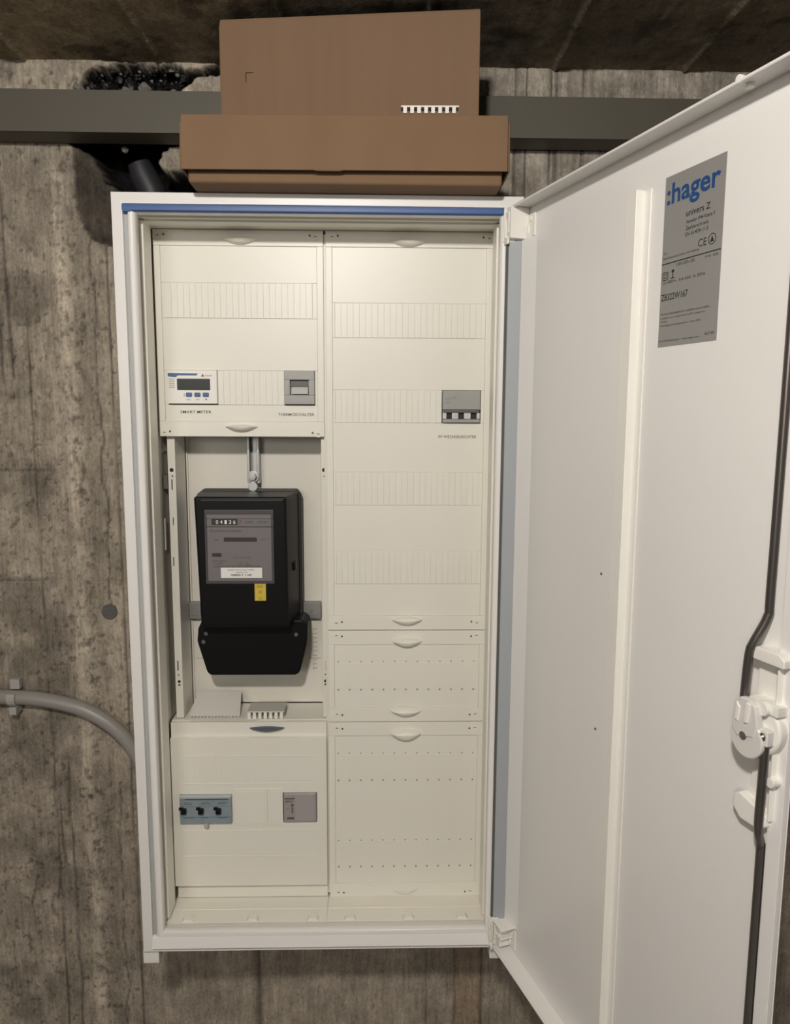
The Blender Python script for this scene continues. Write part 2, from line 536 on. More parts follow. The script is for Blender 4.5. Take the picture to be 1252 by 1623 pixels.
def ceil_func(X, Y):
    big = fbm(X * 5, Y * 7, 111); streak = fbm(X * 50, Y * 5, 115); mid = fbm(X * 25, Y * 25, 121)
    H = 0.003 * (big - 0.5) + 0.002 * (streak - 0.5) + 0.0015 * (mid - 0.5)
    tone = 0.45 + 0.5 * big + 0.35 * streak + 0.3 * mid
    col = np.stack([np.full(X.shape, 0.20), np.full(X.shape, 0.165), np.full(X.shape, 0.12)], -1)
    for k in range(-8, 12):
        c = 0.632 + 0.206 * k
        m_ = np.exp(-((X - c - 0.004 * (fbm(Y * 20, Y * 0 + k, 131, 3) - 0.5)) / 0.0022) ** 2)
        H = H + 0.005 * m_ * (0.4 + mid)
        tone = tone * (1 + 0.5 * m_)
    spots = sstep(0.62, 0.72, fbm(X * 30 + 9, Y * 30, 141, 4))
    tone = tone * (1 - 0.45 * spots)
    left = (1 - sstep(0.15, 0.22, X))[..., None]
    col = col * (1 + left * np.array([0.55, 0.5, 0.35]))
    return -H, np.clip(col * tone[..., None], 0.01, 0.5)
ux = np.concatenate([np.linspace(-2.2, -0.5, 16), np.arange(-0.48, 1.2, 0.004), np.linspace(1.25, 2.4, 12)])
vy = np.concatenate([np.linspace(-3.4, -0.4, 24), np.arange(-0.38, WALL_Y + 0.05, 0.005)])
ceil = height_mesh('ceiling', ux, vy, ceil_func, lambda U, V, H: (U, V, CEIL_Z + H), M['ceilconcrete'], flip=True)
ceil['kind'] = 'structure'
ceil['label'] = 'dark board-marked concrete ceiling with raised formwork seams'

fl = MB().box(-2.2, 2.4, -3.4, WALL_Y + 0.05, FLOOR_Z - 0.05, FLOOR_Z).build('floor', 'floor')
fl['kind'] = 'structure'

# rubble stuck in the bitumen above the beam, and the formwork tie plug
def rock(mb, x, y, z, r, seed):
    rnd = random.Random(seed)
    n, m = 7, 5
    vs = [(x, y, z + r * 0.8)]
    for j in range(1, m):
        for k in range(n):
            t = math.pi * j / m; p = 2 * math.pi * k / n
            rr = r * rnd.uniform(0.7, 1.2)
            vs.append((x + rr * math.sin(t) * math.cos(p), y + rr * 0.7 * math.sin(t) * math.sin(p), z + rr * 0.8 * math.cos(t)))
    vs.append((x, y, z - r * 0.8))
    fs = [(0, 1 + k, 1 + (k + 1) % n) for k in range(n)]
    for j in range(m - 2):
        for k in range(n):
            fs.append((1 + j * n + k, 1 + (j + 1) * n + k, 1 + (j + 1) * n + (k + 1) % n, 1 + j * n + (k + 1) % n))
    b = 1 + (m - 2) * n
    fs += [(b + k, len(vs) - 1, b + (k + 1) % n) for k in range(n)]
    mb.add(vs, fs)
rk = MB()
for i in range(170):
    x = random.uniform(-0.105, 0.045); z = random.uniform(1.293, 1.345)
    big_ = random.random() < 0.07
    rk.cur = 1 if random.random() < 0.16 else 0
    rock(rk, x, WALL_Y + random.uniform(0.010, 0.035), z, random.uniform(0.007, 0.011) if big_ else random.uniform(0.0018, 0.0042), i)
rk.cur = 1
rock(rk, -0.048, WALL_Y + 0.008, 1.224, 0.006, 901); rock(rk, -0.114, WALL_Y + 0.002, 1.313, 0.010, 902); rock(rk, -0.013, WALL_Y + 0.008, 1.318, 0.010, 903)
rk.build('rubble', ['tar', 'stone'], wall, kind='stuff', label='black bitumen-coated rubble with a few pale stones in the broken-out hole')
pl = MB().cyl_y(-0.1011, 0.4749, 0.0135, WALL_Y - 0.005, WALL_Y + 0.004, 20)
pl.build('tie_plug', mat('grey_tie_plug', (0.10, 0.10, 0.095), 0.7, noise=0.4, nscale=120), wall, bevel=0.001, label='dark grey round formwork tie plug')

# ------------------------------------------------------------------ pipe stub in the hole
ps = MB().tube([(-0.030, 0.225, 1.208), (-0.024, 0.228, 1.190), (-0.012, 0.232, 1.165), (-0.004, 0.234, 1.13)], [0.018, 0.022, 0.0225, 0.0225], 16)
o = ps.build('pipe_stub', mat('dark_grey_pipe', (0.026, 0.027, 0.031), 0.5, noise=0.1, nscale=40), smooth=True)
tag(o, 'dark grey pipe stub inside the black hole above the cabinet corner', 'pipe')

# ------------------------------------------------------------------ steel beam along the wall
bt = thing('steel_channel', 'grey painted steel channel running along the wall under the ceiling', 'beam', (0.3, 0.18, 1.226))
bm_ = MB()
bm_.box(-2.0, 2.2, 0.150, 0.153, 1.2275, 1.2875)
bm_.box(-2.0, 2.2, 0.153, 0.199, 1.2845, 1.2875)
bm_.box(-2.0, 2.2, 0.153, 0.199, 1.2275, 1.2305)
bm_.build('web', 'beam', bt, bevel=0.001)

# ------------------------------------------------------------------ conduit on the left
ct = thing('conduit', 'grey plastic conduit bending down behind the left side of the cabinet', 'conduit', (-0.25, 0.19, 0.30))
cp = [(-0.70, 0.331), (-0.50, 0.3325), (-0.332, 0.332), (-0.29, 0.3315), (-0.226, 0.328), (-0.168, 0.3155), (-0.132, 0.3005), (-0.100, 0.278), (-0.074, 0.249), (-0.055, 0.213), (-0.045, 0.17), (-0.042, 0.10), (-0.042, 0.02)]
def spline(p, n=6):
    out = []
    for i in range(len(p) - 1):
        a = p[max(i - 1, 0)]; b = p[i]; c = p[i + 1]; d = p[min(i + 2, len(p) - 1)]
        for k in range(n):
            t = k / n
            out.append(tuple(0.5 * ((2 * b[q]) + (c[q] - a[q]) * t + (2 * a[q] - 5 * b[q] + 4 * c[q] - d[q]) * t * t + (3 * b[q] - a[q] - 3 * c[q] + d[q]) * t ** 3) for q in range(len(b))))
    out.append(tuple(p[-1]))
    return out
MB().tube([(x, 0.186, z) for x, z in spline(cp)], 0.0122, 18).build('tube', 'conduit', ct, smooth=True)
cl = MB()
seg = []
for k in range(13):
    a = math.radians(-35 + 250 * k / 12)
    seg.append((a, 0.0132))
for i in range(12):
    a0, a1 = seg[i][0] + math.pi / 2, seg[i + 1][0] + math.pi / 2
    q = []
    for (aa, rr) in ((a0, 0.0132), (a1, 0.0132), (a1, 0.0155), (a0, 0.0155)):
        q.append((0.186 - rr * math.sin(aa + math.radians(-90) + math.pi / 2), 0.3315 + rr * math.cos(aa + math.radians(-90) + math.pi / 2)))
    cl.prism_x(q, -0.270, -0.256)
cl.box(-0.270, -0.254, 0.188, 0.199, 0.344, 0.361)
cl.box(-0.268, -0.256, 0.176, 0.199, 0.303, 0.316)
cl.build('clamp', mat('grey_clamp_plastic', (0.42, 0.41, 0.39), 0.45), ct, bevel=0.0006, label='light grey clamp holding the tube to the wall')

# ================================================================== cabinet
CAB = thing('meter_cabinet', 'white wall-mounted electrical meter cabinet with its door standing open', 'cabinet', (0.275, 0.10, -0.027))

def sweep_rect(mb, prof, x0, x1, z0, z1, top_squeeze=0):
    """closed profile of (inset, y), mitred round the rectangle"""
    n = len(prof)
    vs = []
    for (sx, sz) in ((0, 0), (1, 0), (1, 1), (0, 1)):
        for w, y in prof:
            wz = w if (not sz or w < 0.015 or not top_squeeze) else 0.015 + (w - 0.015) * top_squeeze
            vs.append((x1 - w if sx else x0 + w, y, z1 - wz if sz else z0 + w))
    fs = []
    for c in range(4):
        d = (c + 1) % 4
        for i in range(n):
            j = (i + 1) % n
            fs.append((c * n + i, d * n + i, d * n + j, c * n + j))
    mb.add(vs, fs)

pr = [(0.0, 0.03), (0.0, 0.0015), (0.0004, 0.0005), (0.0015, 0.0), (0.0135, 0.0), (0.0145, 0.0006), (0.0152, 0.0075), (0.0205, 0.0075), (0.0212, 0.0012),
      (0.0222, -0.0004), (0.0240, -0.0012), (0.0270, -0.0010), (0.0298, 0.0006), (0.0312, 0.0035), (0.0314, 0.012), (0.026, 0.019), (0.0245, 0.03)]
fr = MB(); sweep_rect(fr, pr, 0, 0.55, 0, 1.1, 0.7)
fr.build('frame', 'powder', CAB, smooth=True)
bd = MB(); sweep_rect(bd, [(0.0015, 0.030), (0.025, 0.030), (0.025, 0.1955), (0.0015, 0.1955)], 0, 0.55, 0, 1.1)
bd.box(0.02, 0.53, 0.1945, 0.1985, 0.02, 1.08)
bd.build('body', 'plastic_in', CAB, bevel=0.0004, seg=1)
# ridges along the inner side walls, and the seams of the lining
rg = MB()
rg.box(0.0246, 0.0310, 0.0340, 0.0680, 0.03, 1.073)
rg.build('side_ridge', 'plastic', CAB, bevel=0.0008)
MB().box(0.5190, 0.5254, 0.0340, 0.0680, 0.03, 1.073).build('side_ridge', 'plastic', CAB, bevel=0.0008)
MB().box(0.03, 0.52, 0.040, 0.060, 1.0722, 1.0754).build('top_ridge', 'plastic', CAB, bevel=0.0008)
MB().box(0.0246, 0.0262, 0.03, 0.19, 0.7515, 0.7545).box(0.5238, 0.5254, 0.03, 0.087, 0.7515, 0.7545).box(0.5238, 0.5254, 0.03, 0.087, 0.330, 0.333).box(0.0246, 0.0262, 0.03, 0.087, 0.330, 0.333).build('lining_seam', 'plastic_in', CAB, kind='stuff')
# floor lining: two trays with low clips along the front
fb = MB()
for xa, xb in ((0.0255, 0.2745), (0.2755, 0.5245)):
    fb.box(xa, xb, 0.028, 0.0925, 0.0252, 0.0262)
    fb.box(xa, xb, 0.058, 0.060, 0.0262, 0.0272)
fb.build('floor_lining', 'plastic', CAB, bevel=0.0004, seg=1)
clip0 = None
for i, x in enumerate((0.060, 0.160, 0.254, 0.312, 0.403, 0.487)):
    if i == 0:
        c_ = MB()
        c_.prism_y([(x - 0.010, 0.0262), (x + 0.010, 0.0262), (x + 0.0055, 0.0312), (x - 0.0055, 0.0312)], 0.028, 0.040)
        clip0 = c_.build('floor_clip', 'plastic', CAB, bevel=0.0008)
    else:
        copy_part(clip0, CAB, x - 0.060, 0, 0)
# sloping sill along the bottom of the frame
si = MB()
si.prism_x([(-0.0062, 0.0092), (-0.0058, 0.0105), (-0.0012, 0.0250), (0.001, 0.0265), (0.004, 0.0265), (0.004, 0.0088)], 0.0150, 0.5300)
si.build('bottom_sill', 'powder', CAB, bevel=0.0006)
# mounting feet under the front edge
ft = MB().box(-0.0025, 0.0215, 0.006, 0.030, -0.0235, -0.0005).build('mounting_foot', 'white', CAB, bevel=0.0012)
copy_part(ft, CAB, 0.5300, 0, 0)
MB().tube([(0.0255, 0.012, -0.008), (0.0265, 0.020, -0.010)], 0.0022, 8).build('foot_screw', 'zinc', CAB, smooth=True)
# blue gasket along the top
gk = MB()
gk.prism_x([(0.0075, 1.0742), (0.0, 1.0745), (-0.0028, 1.0765), (-0.0032, 1.0795), (-0.0028, 1.0828), (0.0, 1.0850), (0.0075, 1.0852)], 0.0150, 0.522)
gk.prism_x([(0.0, 1.0735), (-0.0025, 1.0748), (-0.0030, 1.0792), (-0.0025, 1.0835), (0.004, 1.0840), (0.004, 1.0735)], 0.0160, 0.0265)
gk.build('gasket', 'blue', CAB, smooth=True, label='blue rubber gasket along the top of the frame')
MB().box(0.0145, 0.0148 + 0.006, 0.0055, 0.0075, 0.025, 1.073).build('gasket', 'grey_gasket', CAB, label='grey gasket in the left groove')
# corner cover screw
MB().cyl_y(0.0225, 0.0195, 0.0022, -0.0012, 0.004, 10).build('corner_screw', 'greyplastic', CAB)

# ------------------------------------------------------------------ cover panels
YB, YP = 0.0885, 0.0905   # raised border, recessed field
def cover(x0, x1, z0, z1, rows, top=0.0225, bot=0.0225, side=0.0095, label=None):
    mb = MB()
    g = 0.0006
    x0 += 0.0012; x1 -= 0.0012; z0 += g; z1 -= g
    yb = 0.0945
    # border: bands at top and bottom, stiles at the sides
    mb.box(x0, x1, YB, yb, z1 - top, z1)
    mb.box(x0, x1, YB, yb, z0, z0 + bot)
    mb.box(x0, x0 + side, YB + 0.0004, yb, z0 + bot, z1 - top)
    mb.box(x1 - side, x1, YB + 0.0004, yb, z0 + bot, z1 - top)
    # field with row openings
    xa, xb = x0 + side, x1 - side
    z = z1 - top
    for (rx0, rx1, rz0, rz1) in sorted(rows, key=lambda r: -r[2]):
        mb.box(xa, xb, YP, yb, rz1, z)
        mb.box(xa, rx0, YP, yb, rz0, rz1)
        mb.box(rx1, xb, YP, yb, rz0, rz1)
        z = rz0
    mb.box(xa, xb, YP, yb, z0 + bot, z)
    return mb.build('cover_panel', 'plastic', CAB, bevel=0.0007, seg=2, label=label)

def strip(par, x0, x1, z0, z1, pitch=0.009):
    mb = MB()
    n = max(1, int(round((x1 - x0) / pitch)))
    w = (x1 - x0) / n
    mb.box(x0, x1, 0.0904, 0.0945, z0, z1)
    for i in range(n):
        a = x0 + i * w
        mb.hexa([(a + 0.0005, 0.0890, z0 + 0.0006), (a + w - 0.0005, 0.0890, z0 + 0.0006), (a + w - 0.0005, 0.0895, z1 - 0.0010), (a + 0.0005, 0.0895, z1 - 0.0010)],
                [(a + 0.0002, 0.0905, z0 + 0.0002), (a + w - 0.0002, 0.0905, z0 + 0.0002), (a + w - 0.0002, 0.0905, z1 - 0.0002), (a + 0.0002, 0.0905, z1 - 0.0002)])
    return mb.build('blanking_strip', 'plastic', par)

def perforation(par, x0, x1, z0, z1):
    mb = MB()
    n = 24; w = (x1 - x0) / n
    for i in range(n):
        a = x0 + i * w
        mb.box(a + 0.0007, a + w - 0.0007, YP - 0.0007, YP + 0.001, z0 + 0.002, z1 - 0.002)
    mb.cur = 1
    for i in range(13):
        a = x0 + 0.001 + (x1 - x0 - 0.002) * i / 12
        mb.box(a - 0.0011, a + 0.0011, YP - 0.0009, YP + 0.001, z0 - 0.0012, z0 + 0.0012)
        mb.box(a - 0.0009, a + 0.0009, YP - 0.0006, YP + 0.001, z1 - 0.0009, z1 + 0.0009)
    return mb.build('perforation_strip', ['plastic', mat_perf], par, label='row of thin break-out ribs ending in small nubs coloured dark as notch shade')
mat_perf = mat('notch_shade', (0.30, 0.285, 0.25), 0.7)  # raised nubs tinted dark to stand in for shaded notches

_screw = {}
def screws(par, pts, flip):
    for i, (x, z) in enumerate(pts):
        s = MB()
        s.cyl_y(x, z, 0.0052, YB - 0.0005, YB + 0.002, 18)
        s.cyl_y(x, z, 0.0038, YB - 0.0009, YB + 0.002, 14)
        s.cur = 1
        d = 0.0085 if (i % 2 == 0) else -0.0085
        s.box(x - 0.0020, x + 0.0020, YB - 0.0010, YB + 0.001, z - 0.0006, z + 0.0006)
        s.cyl_y(x + d, z + flip * 0.0015, 0.0016, YB - 0.0003, YB + 0.002, 10)
        s.build('screw', ['plastic', mat_scr], par)
mat_scr = mat('brown_slot', (0.12, 0.11, 0.095), 0.7)

def handle(par, x, z, w=0.049, up=0.004, dn=0.0095, d=0.012, m='plastic'):
    return MB().lens(x, YB + 0.0005, z, w, up, dn, d).build('handle', m, par, smooth=True)

# left upper cover
cA = cover(0.026, 0.275, 0.775, 1.075, [(0.0425, 0.2575, 0.949, 1.000), (0.0420, 0.2600, 0.8225, 0.8735)], label='short upper left cover with two rows')
strip(cA, 0.0425, 0.2575, 0.949, 1.000)
strip(cA, 0.1158, 0.2145, 0.8225, 0.8735)
handle(cA, 0.154, 1.0605, 0.049, 0.003, 0.0075); handle(cA, 0.150, 0.7905, 0.049, 0.003, 0.008)
screws(cA, [(0.0345, 1.0655), (0.2630, 1.0655), (0.0345, 0.7815), (0.2645, 0.7800)], 1)
# tall right cover
cB = cover(0.276, 0.525, 0.475, 1.075, [(0.2905, 0.5085, 0.9222, 0.9728), (0.2905, 0.5095, 0.7970, 0.8462), (0.2905, 0.5085, 0.6718, 0.7228), (0.2905, 0.5085, 0.5490, 0.6008)], label='tall right cover with four rows')
strip(cB, 0.2905, 0.5085, 0.9222, 0.9728)
strip(cB, 0.2905, 0.4505, 0.7970, 0.8462)
strip(cB, 0.2905, 0.5085, 0.6718, 0.7228)
strip(cB, 0.2905, 0.5085, 0.5490, 0.6008)
handle(cB, 0.399, 1.0590, 0.049, 0.003, 0.0070); handle(cB, 0.400, 0.4925, 0.048, 0.005, 0.0085)
screws(cB, [(0.2870, 1.0658), (0.5170, 1.0655), (0.2900, 0.4870), (0.5095, 0.4872)], 1)
# two lower right covers
cC = cover(0.276, 0.525, 0.325, 0.475, [], label='low right cover')
perforation(cC, 0.2915, 0.5070, 0.3780, 0.4240)
handle(cC, 0.400, 0.4580, 0.048, 0.005, 0.0095); handle(cC, 0.399, 0.3440, 0.048, 0.006, 0.0090)
screws(cC, [(0.2900, 0.4670), (0.5095, 0.4668), (0.2900, 0.3385), (0.5095, 0.3381)], -1)
cD = cover(0.276, 0.525, 0.025, 0.325, [], label='square right cover at the bottom')
perforation(cD, 0.2905, 0.5085, 0.2262, 0.2720)
perforation(cD, 0.2905, 0.5085, 0.0770, 0.1230)
handle(cD, 0.399, 0.3065, 0.050, 0.007, 0.0125); handle(cD, 0.400, 0.0375, 0.045, 0.001, 0.0105, 0.004)
screws(cD, [(0.2900, 0.3155), (0.5095, 0.3152), (0.2910, 0.0337), (0.5070, 0.0334)], -1)

MB().box(0.2730, 0.2780, 0.0925, 0.0944, 0.030, 1.070).build('centre_bar', 'plastic_in', CAB)
# stuck-on printed captions
def caption(par, s, x0, x1, z0, z1):
    mb = MB(); put_text(mb, s, x0, x1, z0, z1, YP - 0.0003, 0.003)
    print_build(mb, 'text', par, label='printed caption')
caption(cA, 'SMART METER', 0.0590, 0.1050, 0.8100, 0.8142)
caption(cA, 'THERMOSCHALTER', 0.2045, 0.2585, 0.8068, 0.8108)
caption(cB, 'PV WECHSELRICHTER', 0.4460, 0.5035, 0.7745, 0.7787)

# lower left cover (stands a little proud)
YL = 0.0785
lx0, lx1 = 0.0285, 0.2735
lc = MB()
z_hi, z_lo = 0.3035, 0.0535
OPEN = [(0.0405, 0.1232, 0.1620, 0.2108), (0.2040, 0.2582, 0.1617, 0.2125)]
lc.box(lx0, lx1, YL, 0.0925, 0.2125, z_hi)
lc.box(lx0, lx1, YL, 0.0925, z_lo, 0.1617)
lc.box(lx0, OPEN[0][0], YL, 0.0925, 0.1617, 0.2125)
lc.box(OPEN[0][1], OPEN[1][0], YL, 0.0925, 0.1617, 0.2125)
lc.box(OPEN[1][1], lx1, YL, 0.0925, 0.1617, 0.2125)
lc.box(OPEN[0][0], OPEN[0][1], YL, 0.0925, 0.2108, 0.2125)
lc.box(OPEN[0][0], OPEN[0][1], YL, 0.0925, 0.1617, 0.1620)
lc.box(lx0, lx1, 0.0865, 0.0945, z_hi, 0.3265)
lc.box(lx0 + 0.002, lx1, 0.0880, 0.0945, 0.0275, z_lo)
LL = lc.build('cover_panel', 'plastic', CAB, bevel=0.0009, label='sealed lower left cover that stands proud')
em = MB()
for zz in (0.2744, 0.2285, 0.1491, 0.1050):
    em.box(0.045, 0.258, YL - 0.0005, YL + 0.001, zz - 0.0008, zz + 0.0008)
for i in range(24):
    a = 0.047 + i * 0.0088
    em.box(a, a + 0.0006, YL - 0.0003, YL + 0.001, 0.2285, 0.2744)
em.build('embossing', 'plastic', LL, kind='stuff', bevel=0.0002, seg=1)
for (xa, xb) in ((0.1255, 0.1790), (0.1795, 0.2035)):
    b_ = MB()
    b_.box(xa, xb, YL - 0.0012, YL + 0.001, 0.1580, 0.2195)
    b_.box(xa + 0.004, xb - 0.004, YL - 0.0017, YL + 0.001, 0.1620, 0.2155)
    b_.build('blanking_plate', 'plastic', LL, bevel=0.0005)
hb = MB().lens(0.1800, 0.0870, 0.3175, 0.056, 0.0025, 0.0055, 0.010)
hb.build('handle', mat('blue_grey_grip', (0.085, 0.10, 0.135), 0.4), LL, smooth=True, label='blue-grey grip of the lower left cover')

# ------------------------------------------------------------------ meter field
mp_ = MB()
mp_.box(0.047, 0.2635, 0.163, 0.166, 0.329, 0.785)
mp_.box(0.047, 0.0495, 0.159, 0.163, 0.329, 0.785)
mp_.box(0.2615, 0.2635, 0.159, 0.163, 0.329, 0.785)
mp_.build('meter_plate', 'plate', CAB, bevel=0.0006)
em = MB()
for i in range(10):
    zz = 0.455 - i * 0.0075
    em.box(0.246, 0.2535, 0.1623, 0.164, zz, zz + 0.0012)
em.box(0.247, 0.2475, 0.1623, 0.164, 0.385, 0.46); em.box(0.052, 0.070, 0.1623, 0.164, 0.4055, 0.4065); em.box(0.24, 0.260, 0.1623, 0.164, 0.4055, 0.4065)
em.build('scale_marks', mat('faint_grey_print', (0.45, 0.43, 0.38), 0.6), CAB, kind='stuff')
MB().box(0.028, 0.2735, 0.0945, 0.163, 0.3235, 0.3275).build('ledge', 'plastic', CAB, bevel=0.0006)
# slotted side rails of the meter field
def rail(x0, x1, holes):
    r = MB()
    r.box(x0, x1, 0.1000, 0.1018, 0.329, 0.785)
    r.box(x0, x0 + 0.0015, 0.1018, 0.159, 0.329, 0.785)
    r.box(x1 - 0.0015, x1, 0.1018, 0.159, 0.329, 0.785)
    R_ = r.build('side_rail', 'plastic', CAB, bevel=0.0005)
    h = MB()
    for k, (x, z, a, b) in enumerate(holes):
        if a == b: h.cyl_y(x, z, a, 0.0995, 0.1008, 14)
        else: h.box(x - a, x + a, 0.0996, 0.1008, z - b, z + b)
    h.build('slot', 'dark', R_, kind='stuff', label='dark holes and slots of the rail')
rail(0.0345, 0.0460, [(0.0401, 0.7242, 0.0030, 0.0030), (0.0410, 0.7150, 0.0012, 0.0012), (0.0400, 0.7020, 0.0008, 0.008), (0.0400, 0.6450, 0.0006, 0.006), (0.0385, 0.5823, 0.0007, 0.007),
                      (0.0393, 0.4151, 0.0008, 0.008), (0.0400, 0.4000, 0.0011, 0.0011), (0.0405, 0.3890, 0.0023, 0.0023), (0.0405, 0.3835, 0.0016, 0.0016)])
rail(0.2675, 0.2760, [(0.2718, 0.7248, 0.0030, 0.0030), (0.2722, 0.7150, 0.0012, 0.0012), (0.2735, 0.7020, 0.0008, 0.008), (0.2735, 0.5822, 0.0008, 0.008), (0.2729, 0.4142, 0.0008, 0.008),
                      (0.2715, 0.4000, 0.0011, 0.0011), (0.2716, 0.3890, 0.0023, 0.0023), (0.2716, 0.3835, 0.0016, 0.0016)])
# white lugs and a grey bracket on the lining left of the rail
MB().box(0.0252, 0.0335, 0.1005, 0.118, 0.695, 0.7165).build('bracket', 'greydark', CAB, bevel=0.001, label='small dark bracket beside the left rail')
MB().box(0.0252, 0.0280, 0.098, 0.106, 0.600, 0.650).build('lug', 'plastic_in', CAB, bevel=0.003)
# galvanised hanging rail and cross rail
hr = MB()
hr.box(0.1475, 0.1515, 0.142, 0.160, 0.700, 0.790); hr.box(0.1625, 0.1665, 0.142, 0.160, 0.700, 0.790)
hr.box(0.1475, 0.1665, 0.156, 0.1625, 0.700, 0.790)
HR = hr.build('hanging_rail', 'zinc', CAB, bevel=0.0008, label='galvanised slotted hanging rail above the meter')
bo = MB(); bo.cyl_y(0.157, 0.711, 0.0095, 0.138, 0.142, 18); bo.cyl_y(0.157, 0.711, 0.0062, 0.131, 0.139, 6)
bo.build('bolt', 'zinc', HR, bevel=0.0008)
cr = MB()
cr.box(0.0470, 0.2615, 0.150, 0.1625, 0.4770, 0.5040)
CR = cr.build('cross_rail', mat('grey_zinc_rail', (0.30, 0.295, 0.285), 0.5, metal=0.4, noise=0.15, nscale=40), CAB, bevel=0.0008, label='grey zinc cross rail behind the meter')
sl = MB(); sl.box(0.0500, 0.0610, 0.1494, 0.151, 0.4815, 0.4850); sl.box(0.2440, 0.2590, 0.1494, 0.151, 0.4815, 0.4850); sl.cyl_y(0.2445, 0.4905, 0.0032, 0.1475, 0.151, 14)
sl.build('bright_slot', 'zinc', CR, kind='stuff')

# ================================================================== electricity meter
EM = thing('electricity_meter', 'black electromechanical electricity meter hanging in the left half of the cabinet', 'meter', (0.155, 0.15, 0.396))
bs = MB()
bs.prism_y([(0.074, 0.47), (0.226, 0.47), (0.233, 0.485), (0.233, 0.683), (0.226, 0.692), (0.079, 0.692), (0.067, 0.683), (0.067, 0.485)], 0.140, 0.1485)
bs.build('base', 'black_side', EM, bevel=0.002, label='dark grey back plate')
eb = MB()
eb.hexa([(0.0875, 0.062, 0.4885), (0.2190, 0.062, 0.4885), (0.2175, 0.062, 0.6872), (0.0815, 0.062, 0.6872)],
        [(0.0730, 0.139, 0.4800), (0.2290, 0.139, 0.4800), (0.2285, 0.139, 0.6885), (0.0730, 0.139, 0.6885)])
EB = eb.build('body', 'black', EM, bevel=0.0035, seg=3)
MB().box(0.2195, 0.2268, 0.098, 0.110, 0.568, 0.582).build('latch', 'black', EM, bevel=0.002)
lg = MB(); lg.cyl_y(0.1565, 0.6955, 0.0075, 0.136, 0.142, 14)
lg.build('hanging_lug', 'zinc', EM, bevel=0.0006)
tcv = MB()
tcv.prism_y([(0.0735, 0.4760), (0.0715, 0.4560), (0.0735, 0.4480), (0.0850, 0.4070), (0.0880, 0.4020), (0.0930, 0.4000), (0.2240, 0.4000), (0.2290, 0.4020), (0.2320, 0.4070),
              (0.2420, 0.4480), (0.2435, 0.4600), (0.2440, 0.4830), (0.2360, 0.4900), (0.08, 0.4900)], 0.096, 0.1470)
TC = tcv.build('terminal_cover', 'black', EM, bevel=0.003, seg=3)
for x, z in ((0.0860, 0.4685), (0.0815, 0.4550), (0.2265, 0.4665)):
    MB().cyl_y(x, z, 0.0032, 0.0945, 0.098, 14).build('cover_screw', 'greydark', TC, bevel=0.0005)
# window and dial
wf = MB()
YF = 0.0617
wf.box(0.0965, 0.1990, YF - 0.0012, YF + 0.001, 0.5560, 0.6680)
DF = wf.build('window_frame', 'dialframe', EM, bevel=0.0008, label='smoky grey window frame')
dp = MB(); dp.box(0.1005, 0.1955, YF - 0.0022, YF, 0.5605, 0.6610)
dp.build('dial_plate', 'dial', DF, bevel=0.0004, label='grey dial plate')
yd = YF - 0.0025
dk = MB()
dk.box(0.1075, 0.1460, yd, yd + 0.001, 0.6455, 0.6545)
dk.box(0.0985, 0.1985, yd - 0.0002, yd + 0.001, 0.6425, 0.6435)
dk.box(0.0985, 0.1985, yd - 0.0002, yd + 0.001, 0.6548, 0.6553)
dk.box(0.1250, 0.1740, yd, yd + 0.001, 0.6205, 0.6268)
dk.box(0.1070, 0.1210, yd, yd + 0.001, 0.5975, 0.6030)
dk.build('register_window', 'text', DF, kind='stuff', label='black counter window, disc slot and maker plate')
tx = MB()
for i, ch in enumerate('041365'[:5]):
    x = 0.1140 + i * 0.0064
    put_text(tx, ch, x, x + 0.0034, 0.6472, 0.6530, yd - 0.0003, 0.01)
print_build(tx, 'paper', DF, label='white counter digits')
tx = MB(); put_text(tx, '7', 0.1480, 0.1520, 0.6468, 0.6532, yd - 0.0003, 0.01)
print_build(tx, 'red', DF, label='red decimal digit')
tx = MB()
put_text(tx, 'kWh', 0.1570, 0.1690, 0.6478, 0.6522, yd, 0.0)
put_text(tx, '3x230/400 V', 0.1750, 0.1920, 0.6482, 0.6515, yd, 0.0)
put_text(tx, 'Drehstromzahler', 0.1050, 0.1520, 0.6350, 0.6388, yd, 0.0)
put_text(tx, 'U/kWh', 0.1110, 0.1170, 0.6220, 0.6250, yd, 0.0)
put_text(tx, '10-60 A', 0.1800, 0.1890, 0.6225, 0.6252, yd, 0.0)
for (s, xa, xb, zz) in (('50 Hz  75 U/kWh', 0.1380, 0.1640, 0.5950), ('Kl. 2', 0.1480, 0.1600, 0.5872), ('Nr. 1986', 0.1460, 0.1650, 0.5835), ('MADE IN GERMANY', 0.1070, 0.1280, 0.5900), ('3x10(60)A', 0.1070, 0.1240, 0.5858), ('EIGENTUM DES NETZBETREIBERS', 0.1090, 0.1800, 0.5815)):
    put_text(tx, s, xa, xb, zz, zz + 0.0024, yd, 0.0)
print_build(tx, mat('dial_print', (0.07, 0.065, 0.065), 0.6), DF, label='dark print on the dial plate')
MB().box(0.1195, 0.1810, YF - 0.0032, YF - 0.0018, 0.5655, 0.5810).build('number_label', 'paper', DF, label='white number sticker')
tx = MB()
put_text(tx, 'EIGENTUM STADTWERK', 0.1300, 0.1700, 0.5768, 0.5788, YF - 0.0034, 0.0)
put_text(tx, 'Zaehler Nr.', 0.1420, 0.1600, 0.5732, 0.5752, YF - 0.0034, 0.0)
put_text(tx, '100093 7 1149', 0.1345, 0.1650, 0.5682, 0.5715, YF - 0.0034, 0.02)
print_build(tx, 'text', DF, label='print on the number sticker')
YS = MB().box(0.1690, 0.1858, YF - 0.0008, YF + 0.001, 0.5300, 0.5560).build('yellow_sticker', 'yellow', EM, label='yellow calibration sticker')
